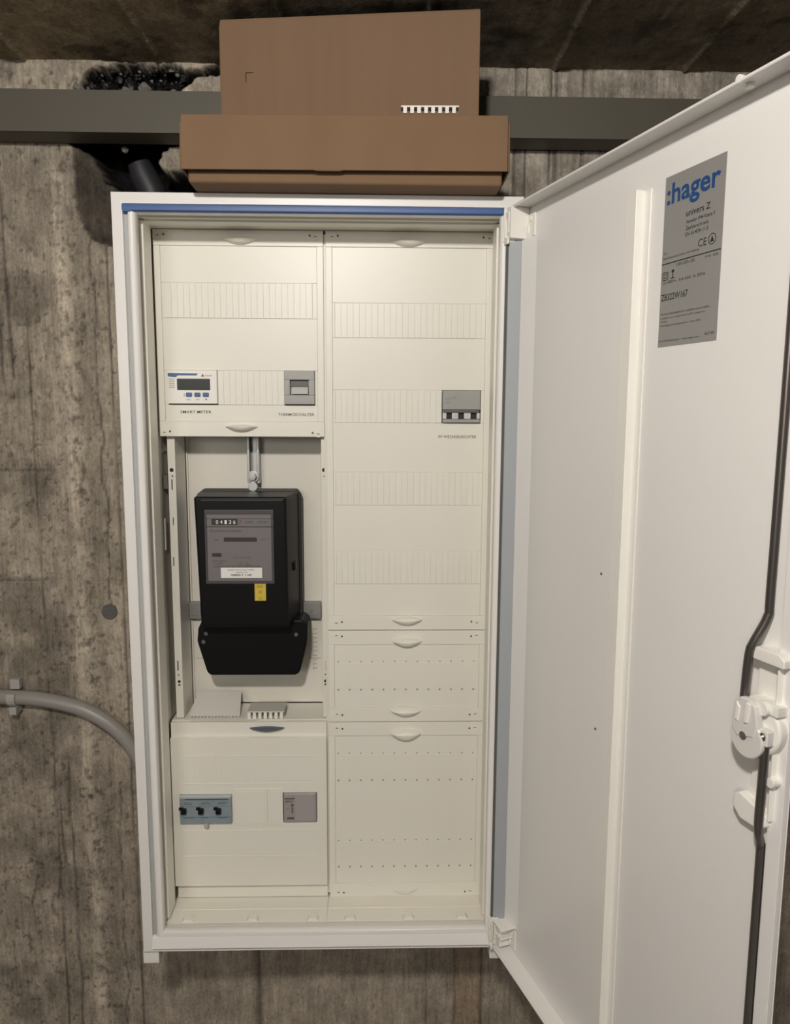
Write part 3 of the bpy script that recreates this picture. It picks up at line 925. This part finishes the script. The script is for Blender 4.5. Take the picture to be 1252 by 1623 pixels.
tx = MB(); put_text(tx, 'EB', 0.1735, 0.1810, 0.5500, 0.5535, YF - 0.0011, 0.0)
put_text(tx, 'W', 0.1740, 0.1805, 0.5400, 0.5460, YF - 0.0011, 0.0); put_text(tx, '04', 0.1750, 0.1800, 0.5320, 0.5350, YF - 0.0011, 0.0)
print_build(tx, mat('ochre_print', (0.22, 0.15, 0.02), 0.6), YS)
MB().box(0.092, 0.212, 0.0612, 0.0635, 0.6815, 0.6835).build('front_edge', 'black_side', EM, label='grey strip along the upper front edge')  # slightly lighter strip across the top of the black front

# ================================================================== devices in the covers
SM = thing('smart_meter', 'white smart meter with a dark display and three blue buttons', 'meter', (0.078, 0.12, 0.8250))
sb = MB(); sb.box(0.0425, 0.1155, 0.0842, 0.15, 0.8242, 0.8731)
sb.build('body', 'white', SM, bevel=0.0010)
ys = 0.0840
s_ = MB()
s_.add([(0.0436, ys, 0.8690), (0.0436, ys, 0.8640), (0.0555, ys, 0.8628), (0.0585, ys, 0.8655), (0.0860, ys, 0.8655), (0.0880, ys, 0.8685)], [(0, 1, 2, 3, 4, 5)])
s_.build('blue_stripe', 'bluebtn', SM, label='blue stripe across the top of the face')
d_ = MB(); d_.box(0.0570, 0.1055, 0.0830, 0.0850, 0.8443, 0.8608)
d_.build('display', 'lcd', SM, bevel=0.0004, label='dark green display')
b0 = None
for i, x in enumerate((0.0740, 0.0865, 0.0988)):
    if b0 is None:
        b_ = MB(); b_.box(x - 0.0045, x + 0.0045, 0.0826, 0.0850, 0.8340, 0.8405)
        b0 = b_.build('button', 'bluebtn', SM, bevel=0.0012)
    else: copy_part(b0, SM, x - 0.0740, 0, 0)
tx = MB()
put_text(tx, 'ESC', 0.0705, 0.0765, 0.8293, 0.8313, ys, 0.0); put_text(tx, 'SET', 0.0840, 0.0895, 0.8293, 0.8313, ys, 0.0)
tx.add([(0.0970, ys, 0.8313), (0.1010, ys, 0.8313), (0.0990, ys, 0.8290)], [(0, 1, 2)])
tx.add([(0.0925, ys, 0.8640), (0.0975, ys, 0.8640), (0.0950, ys, 0.8680)], [(0, 1, 2)])
put_text(tx, 'meter', 0.0985, 0.1090, 0.8642, 0.8668, ys, 0.0)
put_text(tx, 'i', 0.0665, 0.0675, 0.8345, 0.8395, ys, 0.02)
for k in range(5):
    tx.add([(0.0450, ys, 0.8595 - k * 0.003), (0.0535, ys, 0.8595 - k * 0.003), (0.0535, ys, 0.8603 - k * 0.003), (0.0450, ys, 0.8603 - k * 0.003)], [(0, 1, 2, 3)])
print_build(tx, 'textgrey', SM, label='small print on the face')

TS = thing('thermo_switch', 'grey modular switch with a recessed tilting lever in the upper left cover', 'switch', (0.237, 0.12, 0.8248))
t_ = MB()
xa, xb, za, zb = 0.2149, 0.2596, 0.8240, 0.8731
ra, rb, rza, rzb = 0.2235, 0.2512, 0.8375, 0.8600
t_.box(xa, xb, 0.0835, 0.15, rzb, zb); t_.box(xa, xb, 0.0835, 0.15, za, rza)
t_.box(xa, ra, 0.0835, 0.15, rza, rzb); t_.box(rb, xb, 0.0835, 0.15, rza, rzb)
t_.box(ra, rb, 0.0925, 0.15, rza, rzb)
t_.build('housing', 'greyplastic', TS, bevel=0.0007)
MB().box(ra + 0.0005, rb - 0.0005, 0.0890, 0.0915, rzb - 0.0095, rzb - 0.0005).build('recess_liner', 'greydark', TS)
MB().hexa([(ra + 0.002, 0.0835, rza + 0.0018), (rb - 0.001, 0.0835, rza + 0.0018), (rb - 0.001, 0.0870, rza + 0.0122), (ra + 0.002, 0.0870, rza + 0.0122)],
          [(ra + 0.002, 0.0920, rza + 0.0018), (rb - 0.001, 0.0920, rza + 0.0018), (rb - 0.001, 0.0920, rza + 0.0122), (ra + 0.002, 0.0920, rza + 0.0122)]).build('lever', mat('light_grey_lever', (0.50, 0.49, 0.47), 0.4), TS, bevel=0.0006, label='light grey lever')

CB = thing('circuit_breaker', 'three-pole grey circuit breaker with white toggles in the tall right cover', 'breaker', (0.4805, 0.12, 0.7978))
c_ = MB()
c_.box(0.4515, 0.5080, 0.0850, 0.15, 0.8170, 0.8455)
c_.box(0.4515, 0.5080, 0.0850, 0.15, 0.7978, 0.8030)
c_.box(0.4520, 0.5075, 0.0900, 0.15, 0.8030, 0.8170)
c_.build('housing', mat('breaker_grey', (0.33, 0.335, 0.315), 0.45, noise=0.05, nscale=30), CB, bevel=0.0008)
MB().box(0.4530, 0.5065, 0.0838, 0.0905, 0.8125, 0.8182).build('toggle_bar', 'greydark', CB, bevel=0.0008, label='dark bar linking the three toggles')
MB().box(0.4575, 0.5040, 0.0893, 0.0905, 0.8030, 0.8125).build('toggle_slot', 'dark', CB)
w0 = None
for i, (x, w) in enumerate(((0.4545, 0.0028), (0.4703, 0.0048), (0.4888, 0.0050), (0.5052, 0.0024))):
    MB().box(x - w, x + w, 0.0852, 0.0900, 0.8034, 0.8126).build('pole_marker', mat('white_marker', (0.62, 0.60, 0.61), 0.4), CB, bevel=0.0006)
tx = MB(); yt = 0.0847
put_text(tx, 'C16', 0.4555, 0.4640, 0.8315, 0.8350, yt, 0.0); put_text(tx, '6000', 0.4555, 0.4620, 0.8265, 0.8290, yt, 0.0)
put_text(tx, '400V~', 0.4665, 0.4745, 0.8335, 0.8362, yt, 0.0); put_text(tx, '1 3 5', 0.4690, 0.4730, 0.8060, 0.8090, 0.0849, 0.0)
print_build(tx, mat('soft_grey_print', (0.20, 0.20, 0.19), 0.6), CB, label='faint grey rating print')

SL = thing('main_switch', 'blue-grey three-pole main switch with black levers in the lower left cover', 'switch', (0.082, 0.10, 0.1630))
s_ = MB()
s_.box(0.0412, 0.1228, 0.0745, 0.14, 0.1920, 0.2060)
s_.box(0.0412, 0.1228, 0.0715, 0.14, 0.1760, 0.1920)
s_.box(0.0412, 0.1228, 0.0740, 0.14, 0.1630, 0.1760)
s_.build('housing', 'greyblue', SL, bevel=0.0008)
MB().box(0.0412, 0.1228, 0.0735, 0.09, 0.2062, 0.2102).build('cover_lip', mat('pale_blue_lip', (0.45, 0.49, 0.50), 0.3), SL, bevel=0.0008, label='pale blue upper lip')
MB().box(0.0500, 0.1180, 0.0738, 0.0750, 0.2036, 0.2050).build('label_bar', mat('navy_bar', (0.06, 0.085, 0.12), 0.4), SL)
l0 = None
for i, x in enumerate((0.0490, 0.0760, 0.1035)):
    if l0 is None:
        k = MB()
        k.box(x - 0.0040, x + 0.0040, 0.0650, 0.0720, 0.1835, 0.1915)
        k.box(x - 0.0080, x - 0.0010, 0.0690, 0.0720, 0.1885, 0.1930)
        l0 = k.build('lever', 'black', SL, bevel=0.0008)
    else: copy_part(l0, SL, x - 0.0490, 0, 0)
tx = MB()
for i, x in enumerate((0.046, 0.073, 0.100)):
    for q in range(3):
        tx.box(x + 0.002, x + 0.013 + 0.002 * ((i + q) % 3), 0.0735 if q == 2 else 0.0742, 0.0750, 0.1985 - q * 0.0022 - (0.021 if q == 2 else 0), 0.1993 - q * 0.0022 - (0.021 if q == 2 else 0))
print_build(tx, mat('grey_blue_print', (0.09, 0.11, 0.125), 0.5), SL)
se = MB(); se.tube([(0.0825, 0.0735, 0.1645), (0.083, 0.0725, 0.1600), (0.0838, 0.0745, 0.1565)], [0.0035, 0.0038, 0.0025], 10)
se.build('seal', mat('translucent_seal', (0.48, 0.45, 0.41), 0.3), SL, smooth=True, label='grey lead seal hanging from the lower edge')

MD = thing('grey_module', 'plain grey rail module with a printed left strip in the lower left cover', 'module', (0.231, 0.10, 0.1625))
m_ = MB()
m_.box(0.2050, 0.2572, 0.0760, 0.14, 0.1625, 0.2120)
m_.build('housing', mat('mauve_grey_plastic', (0.33, 0.305, 0.30), 0.4, noise=0.04, nscale=30), MD, bevel=0.0022, seg=3)
m_ = MB(); m_.box(0.2230, 0.2545, 0.0752, 0.0770, 0.1660, 0.2085)
m_.build('lid', mat('mauve_grey_lid', (0.36, 0.335, 0.33), 0.35), MD, bevel=0.0006)
tx = MB(); yt = 0.0757
tx.box(0.2068, 0.2225, yt - 0.0002, yt + 0.001, 0.2025, 0.2045)
put_text(tx, 'SPD', 0.2075, 0.2200, 0.1970, 0.2005, yt, 0.02)
tx.cyl_y(0.2190, 0.1925, 0.0022, yt - 0.0002, yt + 0.001, 10)
tx.box(0.2180, 0.2200, yt - 0.0002, yt + 0.001, 0.1790, 0.1895)
put_text(tx, 'L1', 0.2100, 0.2150, 0.1850, 0.1880, yt, 0.0)
tx.box(0.2105, 0.2215, yt - 0.0002, yt + 0.001, 0.1688, 0.1722)
print_build(tx, 'greydark', MD, label='dark print on the left strip')

# ================================================================== loose blanking plates on the ledge
bp1 = MB()
L0 = (0.0535, 0.1345)
n = 15; w = (L0[1] - L0[0]) / n
# plate leaning back: near edge low, far edge high
y0, z0, y1, z1 = 0.1035, 0.3290, 0.1500, 0.3515
bp1.add([(L0[0], y0, z0), (L0[1], y0, z0), (L0[1] - 0.006, y1, z1), (L0[0] + 0.004, y1, z1),
         (L0[0], y0 - 0.001, z0 + 0.0025), (L0[1], y0 - 0.001, z0 + 0.0025), (L0[1] - 0.006, y1 - 0.001, z1 + 0.0025), (L0[0] + 0.004, y1 - 0.001, z1 + 0.0025)],
        [(0, 3, 2, 1), (4, 5, 6, 7), (0, 1, 5, 4), (1, 2, 6, 5), (2, 3, 7, 6), (3, 0, 4, 7)])
P1 = tag(bp1.build('blanking_plate', mat('pale_grey_plate', (0.66, 0.65, 0.60), 0.45), bevel=0.0005, org=(0.094, 0.125, 0.329)), 'wider pale blanking plate leaning on the ledge below the black meter', 'plate')
tt = MB()
for i in range(n):
    a = L0[0] + (i + 0.25) * w
    tt.box(a, a + w * 0.5, y0 - 0.0022, y0 + 0.0005, z0 - 0.0012, z0 + 0.0018)
tt.build('tooth', mat('shaded_teeth', (0.52, 0.50, 0.45), 0.5), P1, kind='stuff')
b2 = MB()
b2.box(0.1475, 0.2060, 0.096, 0.132, 0.3385, 0.3410)
b2.box(0.1475, 0.2060, 0.130, 0.132, 0.3280, 0.3385)
P2 = tag(b2.build('blanking_plate', mat('grey_plate', (0.52, 0.51, 0.47), 0.5), bevel=0.0005, org=(0.177, 0.114, 0.328)), 'smaller grey blanking strip with comb teeth standing right of the leaning plate', 'plate')
tt = MB()
for i in range(7):
    a = 0.1478 + i * 0.00965 / 1.13
    tt.box(a, a + 0.0048, 0.0955, 0.0975, 0.3283, 0.3388)
tt.build('tooth', 'plastic', P2)
# thin card lying below the plates on the ledge
sc_ = MB().box(0.058, 0.165, 0.0900, 0.1000, 0.3278, 0.3288)
tag(sc_.build('cover_strip', 'plastic', bevel=0.0003, org=(0.11, 0.095, 0.328)), 'flat cream strip lying on the ledge edge in front of the plates', 'strip')

# ================================================================== door (opened about 108 degrees)
A = math.radians(72.0)
DU = Vector((math.cos(A), -math.sin(A), 0)); DN = Vector((math.sin(A), math.cos(A), 0))
DO = Vector((0.5285, 0.0, 0.0))
def dx(s, o, z):
    return DO + DU * s + DN * o + Vector((0, 0, z))
S0, S1, Z0, Z1 = -0.020, 0.4815, 0.004, 1.0855
dm = MB()
dm.box(S0, S1, 0.0250, 0.0266, Z0, Z1)                 # sheet
dm.box(S0, S1, 0.0000, 0.0250, Z1 - 0.0016, Z1)        # top return
dm.box(S0, S1, 0.0000, 0.0250, Z0, Z0 + 0.0016)        # bottom return
dm.box(0.4670, S1, 0.0190, 0.0250, Z0, Z1)             # shallow lock side return
dm.box(S0, S0 + 0.0016, 0.0120, 0.0250, Z0, Z1)        # hinge side return
DOOR = dm.build('door', 'door', CAB, bevel=0.0007, seg=2, xf=dx, label='tall white sheet-metal door standing open to the right')
# rounded free edges
for ze in (Z1 - 0.0018, Z0 + 0.0018):
    ed = MB()
    ed.tube([(S0 + 0.03, 0.0008, ze), (S1, 0.0008, ze)], 0.0018, 10)
    ed.build('rim_edge', 'door', DOOR, smooth=True, xf=dx)
# grey-blue gasket by the hinge
g_ = MB(); g_.hexa([(0.0005, 0.0005, 0.050), (0.0040, 0.0005, 0.050), (0.0040, 0.0005, 1.046), (0.0005, 0.0005, 1.046)], [(0.0040, 0.0170, 0.050), (0.0095, 0.0170, 0.050), (0.0095, 0.0170, 1.046), (0.0040, 0.0170, 1.046)])
g_.build('gasket', mat('blue_grey_gasket', (0.36, 0.385, 0.41), 0.5), DOOR, bevel=0.0009, seg=2, xf=dx, label='blue-grey gasket along the hinge side')
fl_ = MB()
fl_.hexa([(0.0040, 0.0171, 0.046), (0.0098, 0.0171, 0.046), (0.0098, 0.0171, 1.050), (0.0040, 0.0171, 1.050)], [(0.0040, 0.0251, 0.046), (0.0360, 0.0251, 0.046), (0.0360, 0.0251, 1.050), (0.0040, 0.0251, 1.050)])
fl_.build('inner_fold', 'door', DOOR, xf=dx)
MB().box(-0.001, 0.0025, -0.0025, 0.0006, 0.050, 1.046).build('gap_shade_strip', 'greydark', DOOR, xf=dx, label='dark strip standing in for the shaded gap between gasket and frame')  # solid dark strip added where the gap is only in shade
# stiffening rib
rb = MB()
rb.box(0.2385, 0.2560, 0.0130, 0.0250, 0.045, 1.0395)
rb.box(0.2320, 0.2660, 0.0232, 0.0250, 0.045, 1.0395)
rb.build('stiffening_rib', 'white', DOOR, bevel=0.0014, seg=3, xf=dx, label='bright white stiffening rib down the middle of the door')
for (s, z) in ((0.206, 0.625), (0.207, 0.435)):
    MB().cyl_y(s, z, 0.0016, 0.0244, 0.0256, 10).build('rivet', 'greydark', DOOR, xf=dx)
# type label
lb = MB(); lb.box(0.2862, 0.3668, 0.0245, 0.0251, 0.8780, 1.0430)
lb.build('type_label', 'silver', DOOR, xf=dx, label='silver-grey type label with a blue maker name')
lo = MB(); yl = 0.0243
put_text(lo, ':hager', 0.2895, 0.3610, 1.0095, 1.0355, yl, 0.022)
print_build(lo, 'blueprint', DOOR, xf=dx, label='blue maker name on the type label')
tx = MB()
put_text(tx, 'univers Z', 0.3180, 0.3500, 0.9985, 1.0045, yl, 0.012)
put_text(tx, 'Verteiler IP44 Klasse II', 0.3185, 0.3560, 0.9917, 0.9952, yl, 0.006)
put_text(tx, 'Zaehlerschrank', 0.3185, 0.3490, 0.9857, 0.9892, yl, 0.006)
put_text(tx, 'EN 61439-1/-3', 0.3185, 0.3485, 0.9800, 0.9835, yl, 0.006)
put_text(tx, 'CE', 0.3365, 0.3475, 0.9665, 0.9735, yl, 0.0)
for k in range(10):
    a0, a1 = 2 * math.pi * k / 10, 2 * math.pi * (k + 1) / 10
    tx.add([(0.3545 + r * math.cos(a), yl, 0.9705 + r * math.sin(a)) for a, r in ((a0, 0.0052), (a1, 0.0052), (a1, 0.0044), (a0, 0.0044))], [(0, 1, 2, 3)])
tx.add([(0.3520, yl, 0.9680), (0.3570, yl, 0.9680), (0.3545, yl, 0.9735)], [(0, 1, 2)])
put_text(tx, 'Typ', 0.2880, 0.2930, 0.9680, 0.9705, yl, 0.0)
put_text(tx, 'Zaehlerschrank univers AP 2-feldrig', 0.2880, 0.3380, 0.9630, 0.9657, yl, 0.0)
tx.box(0.2866, 0.3660, yl, yl + 0.0003, 0.9588, 0.9598)
put_text(tx, '1100 x 550 x 205', 0.3080, 0.3330, 0.9545, 0.9575, yl, 0.008)
put_text(tx, 'IP 44 / IK08', 0.3470, 0.3630, 0.9545, 0.9568, yl, 0.0)
for (xa, xb, za, zb) in ((0.2885, 0.2965, 0.9505, 0.9512), (0.2885, 0.2965, 0.9432, 0.9439), (0.2885, 0.2892, 0.9432, 0.9512), (0.2958, 0.2965, 0.9432, 0.9512),
                         (0.3028, 0.3038, 0.9440, 0.9520), (0.3008, 0.3058, 0.9436, 0.9446), (0.3015, 0.3051, 0.9495, 0.9520),
                         (0.2905, 0.2945, 0.9488, 0.9493), (0.2905, 0.2945, 0.9451, 0.9456), (0.2905, 0.2910, 0.9451, 0.9493), (0.2940, 0.2945, 0.9451, 0.9493)):
    tx.box(xa, xb, yl, yl + 0.0003, za, zb)
put_text(tx, 'Un 400V~  InA 63A  fn 50Hz', 0.2890, 0.3480, 0.9395, 0.9425, yl, 0.0)
put_text(tx, 'ZB322W167', 0.2880, 0.3260, 0.9232, 0.9298, yl, 0.012)
put_text(tx, 'Nur durch Elektrofachkraft zu installieren und zu oeffnen', 0.2890, 0.3560, 0.9090, 0.9112, yl, 0.0)
put_text(tx, 'Installation par un electricien qualifie uniquement', 0.2890, 0.3510, 0.9048, 0.9070, yl, 0.0)
put_text(tx, 'Achtung', 0.2890, 0.2980, 0.9015, 0.9036, yl, 0.0)
put_text(tx, 'Montageanleitung beachten - Serie 2021', 0.2890, 0.3460, 0.8975, 0.8997, yl, 0.0)
put_text(tx, 'D-66440 Blieskastel   www.hager.com', 0.2880, 0.3450, 0.8822, 0.8845, yl, 0.0)
put_text(tx, '6LE 4A', 0.3520, 0.3640, 0.8838, 0.8868, yl, 0.0)
print_build(tx, 'text', DOOR, xf=dx, label='black print on the type label')

# lock gear with its two rods
R1 = MB()
R1.tube(spline([(0.455, 0.0185, 1.080), (0.455, 0.0185, 0.95), (0.4545, 0.0185, 0.80), (0.4535, 0.0185, 0.66), (0.4530, 0.0180, 0.640), (0.4480, 0.0100, 0.617), (0.4455, 0.0080, 0.605), (0.4440, 0.0075, 0.57), (0.4440, 0.0075, 0.548)], 5), 0.0038, 12)
R1.build('rod', 'rod', DOOR, smooth=True, xf=dx, label='dark steel locking rod going up')
R2 = MB()
R2.tube(spline([(0.4700, 0.0020, 0.541), (0.4715, 0.0050, 0.5415), (0.4700, 0.0065, 0.530), (0.4690, 0.0075, 0.50), (0.4680, 0.0080, 0.468), (0.4660, 0.0110, 0.452), (0.4625, 0.0180, 0.437), (0.4620, 0.0190, 0.42), (0.4620, 0.0190, 0.25), (0.4620, 0.0190, 0.010)], 5), 0.0038, 12)
R2.build('rod', 'rod', DOOR, smooth=True, xf=dx, label='dark steel locking rod going down')
LK = MB()
LK.box(0.4440, 0.4720, 0.0215, 0.0250, 0.4600, 0.6120)          # base strip
LK.box(0.4700, 0.4730, 0.0140, 0.0250, 0.4640, 0.6080)
LK.build('lock_base', 'white', DOOR, bevel=0.0012, xf=dx)
gb = MB()
gb.prism_y([(0.4440, 0.602), (0.4800, 0.602), (0.4800, 0.609), (0.4740, 0.613), (0.4490, 0.613), (0.4440, 0.609)], 0.0100, 0.0245)
gb.build('rod_guide', 'white', DOOR, bevel=0.0012, xf=dx)
gb = MB()
gb.box(0.4480, 0.4790, 0.0080, 0.0245, 0.5600, 0.5690)
gb.cyl_y(0.4660, 0.5645, 0.0065, 0.0040, 0.0100, 14)
gb.build('rod_guide', 'white', DOOR, bevel=0.0012, xf=dx)
gb = MB()
gb.prism_y([(0.4330, 0.4600), (0.4420, 0.4520), (0.4640, 0.4520), (0.4700, 0.4580), (0.4700, 0.4680), (0.4400, 0.4760), (0.4340, 0.4720)], 0.0130, 0.0245)
gb.build('rod_guide', 'white', DOOR, bevel=0.0015, xf=dx)
gb = MB().cyl_y(0.4740, 0.5010, 0.0045, 0.0100, 0.0245, 14)
gb.build('rod_guide', 'white', DOOR, bevel=0.001, xf=dx)
cm = MB()
cm.cyl_y(0.4560, 0.5440, 0.0250, 0.0100, 0.0240, 30)
cm.build('lock_housing', 'white', DOOR, bevel=0.0030, seg=3, xf=dx)
cm = MB()
cm.cyl_y(0.4555, 0.5345, 0.0175, 0.0000, 0.0110, 28)
cm.prism_y([(0.4395, 0.5400), (0.4460, 0.5330), (0.4640, 0.5380), (0.4680, 0.5480), (0.4640, 0.5660), (0.4560, 0.5700), (0.4470, 0.5690), (0.4410, 0.5620)], -0.0010, 0.0065)
cm.box(0.4625, 0.4760, 0.0020, 0.0100, 0.5340, 0.5480)
cm.build('lock_cam', mat('pearl_white_plastic', (0.70, 0.68, 0.66), 0.28, coat=0.3), DOOR, bevel=0.0016, seg=3, xf=dx)
cm = MB()
cm.prism_y([(0.4440, 0.5480), (0.4475, 0.5470), (0.4490, 0.5600), (0.4450, 0.5640)], -0.0022, 0.0)
cm.prism_y([(0.4550, 0.5490), (0.4580, 0.5490), (0.4600, 0.5660), (0.4560, 0.5670)], -0.0030, 0.0)
cm.build('cam_rib', 'white', DOOR, bevel=0.0006, xf=dx)
cm = MB()
cm.cyl_y(0.4530, 0.5360, 0.0036, -0.0010, 0.002, 12)
cm.build('square_socket', 'greydark', DOOR, xf=dx, label='dark key socket of the lock')
gp = MB().tube([(0.4020, 0.012, 1.0855), (0.4020, 0.012, 1.0800)], 0.0036, 14)
gp.cyl_y(0.4020, 1.0855, 0.0036, -0.0010, 0.0040, 14)
gp.build('rim_plug', 'white', DOOR, bevel=0.0006, xf=dx, label='white plug in the top rim')

# hinges
def hinge(zc, up):
    h = MB()
    h.box(0.5225, 0.5380, -0.0040, 0.0180, zc - 0.024, zc + 0.020)
    h.box(0.5235, 0.5285, -0.0075, -0.0030, zc - 0.020, zc + 0.006)
    h.box(0.5310, 0.5345, -0.0080, -0.0030, zc - 0.012, zc + 0.010)
    h.cyl_y(0.5275, zc + 0.013, 0.0022, -0.0065, -0.0030, 10)
    h.box(0.5300, 0.5315, -0.0055, -0.0030, zc - 0.018, zc + 0.014)
    h.box(0.5250, 0.5270, -0.0090, -0.0070, zc - 0.016, zc - 0.004)
    h.build('hinge_leaf', 'plastic', CAB, bevel=0.0010)
    k = MB()
    if up > 0:
        k.box(-0.0060, 0.0150, -0.0035, 0.0245, zc - 0.021, zc + 0.020)
    else:
        k.box(-0.0060, 0.0180, 0.0040, 0.0245, zc - 0.021, zc + 0.008)
        k.box(-0.0060, 0.0320, -0.0010, 0.0245, zc + 0.0145, zc + 0.0180)
        k.box(-0.0060, 0.0260, 0.0020, 0.0245, zc - 0.004, zc - 0.001)
        k.box(-0.0060, 0.0000, -0.0030, 0.0245, zc - 0.021, zc + 0.018)
    k.box(0.0000, 0.0110, -0.0060, -0.0025, zc - 0.028, zc - 0.020)
    k.box(-0.0050, -0.0010, -0.0055, -0.0025, zc + 0.005, zc + 0.019)
    k.box(0.0010, 0.0110, -0.0048, -0.0025, zc - 0.014, zc + 0.014)
    k.box(0.0180, 0.0215, 0.0190, 0.0225, zc - 0.016, zc - 0.004)
    k.box(0.0230, 0.0265, 0.0200, 0.0225, zc + 0.000, zc + 0.006)
    k.box(0.0150, 0.0330, 0.0220, 0.0250, zc - 0.020, zc + 0.010)
    k.build('hinge_arm', 'white', DOOR, bevel=0.0012, xf=dx)
    d = MB(); d.cyl_y(0.0052, zc + 0.004, 0.0015, -0.0053, -0.0044, 10)
    d.build('hinge_screw', 'greyplastic', DOOR, xf=dx)
hinge(1.0640, 1)
hinge(0.0330, -1)

# ================================================================== cardboard boxes on top
B1 = thing('cardboard_box', 'flat brown cardboard box with an overhanging lid lying on top of the cabinet', 'box', (0.313, 0.05, 1.1005))
bx = MB()
bx.box(0.1120, 0.5135, -0.0400, 0.140, 1.1005, 1.172)
bx.build('body', 'cardboard', B1, bevel=0.0040, seg=3)
ld = MB()
t = 0.003
ld.hexa([(0.1066, -0.0520, 1.1130), (0.5180, -0.0520, 1.1150), (0.5176, -0.0490, 1.1830), (0.1076, -0.0490, 1.1790)],
        [(0.1066, -0.0490, 1.1130), (0.5180, -0.0490, 1.1150), (0.5176, -0.0460, 1.1820), (0.1076, -0.0460, 1.1780)])
ld.hexa([(0.1076, -0.0490, 1.1760), (0.5176, -0.0490, 1.1800), (0.5176, -0.0490, 1.1830), (0.1076, -0.0490, 1.1790)],
        [(0.1066, 0.1420, 1.1760), (0.5186, 0.1420, 1.1800), (0.5186, 0.1420, 1.1830), (0.1066, 0.1420, 1.1790)])
ld.hexa([(0.1040, -0.0460, 1.1160), (0.1070, -0.0460, 1.1160), (0.1080, -0.0460, 1.1700), (0.1050, -0.0460, 1.1720)],
        [(0.1030, 0.1400, 1.1160), (0.1060, 0.1400, 1.1160), (0.1070, 0.1400, 1.1780), (0.1040, 0.1400, 1.1780)])
ld.hexa([(0.5190, -0.0460, 1.1160), (0.5220, -0.0460, 1.1160), (0.5210, -0.0460, 1.1740), (0.5180, -0.0460, 1.1780)],
        [(0.5190, 0.1400, 1.1160), (0.5220, 0.1400, 1.1160), (0.5210, 0.1400, 1.1820), (0.5180, 0.1400, 1.1820)])
# thumb tab on the lower edge
ld.prism_y([(0.268, 1.1150), (0.276, 1.1128), (0.306, 1.1128), (0.314, 1.1152)], -0.0525, -0.0490)
ld.build('lid', 'cardboard', B1, bevel=0.0012)
MB().box(0.1100, 0.5150, -0.0470, -0.0400, 1.1560, 1.1590).build('tuck_flap', 'cardedge', B1)

B2 = thing('cardboard_box', 'taller brown cardboard box standing on the flat box, close under the dark ceiling', 'box', (0.314, 0.07, 1.1835))
ang = math.radians(-6.27)
def b2x(x, y, z):
    c, s = math.cos(ang), math.sin(ang)
    return (0.1407 + x * c - y * s, 0.0400 + x * s + y * c, z)
w2 = 0.3485
bx = MB(); bx.box(0, w2, 0, 0.095, 1.1836, 1.3310)
BB = bx.build('body', 'cardboard2', B2, bevel=0.0016, xf=b2x)
MB().box(-0.0012, 0.0004, 0.003, 0.094, 1.190, 1.327).box(0.001, w2 - 0.001, 0.002, 0.094, 1.3310, 1.3332).build('flap', 'cardedge', B2, xf=b2x)
mk = MB()
mk.box(0.0345, 0.0455, -0.0006, 0.001, 1.2640, 1.2653); mk.box(0.0345, 0.0358, -0.0006, 0.001, 1.2530, 1.2640)
mk.build('cut_mark', mat('dark_cut', (0.055, 0.035, 0.022), 0.8), B2, xf=b2x, label='small dark corner-shaped cut mark')

# white comb strip on the lid
CS = thing('comb_strip', 'white plastic comb strip lying on the lid of the flat box', 'strip', (0.42, -0.04, 1.183))
cb = MB()
def csx(x, y, z):
    return (0.3825 + x, -0.0465 + y + 0.00 * x, 1.1835 + z + 0.012 * x)
cb.box(0, 0.0730, -0.0010, 0.0120, 0.0080, 0.0100)
cb.build('bar', 'white', CS, bevel=0.0004, xf=csx)
cb = MB()
for i in range(8):
    a = 0.0028 + i * 0.0088
    cb.box(a, a + 0.0048, -0.0012, 0.0012, 0.0008, 0.0082)
cb.build('tooth', 'white', CS, bevel=0.0004, xf=csx)
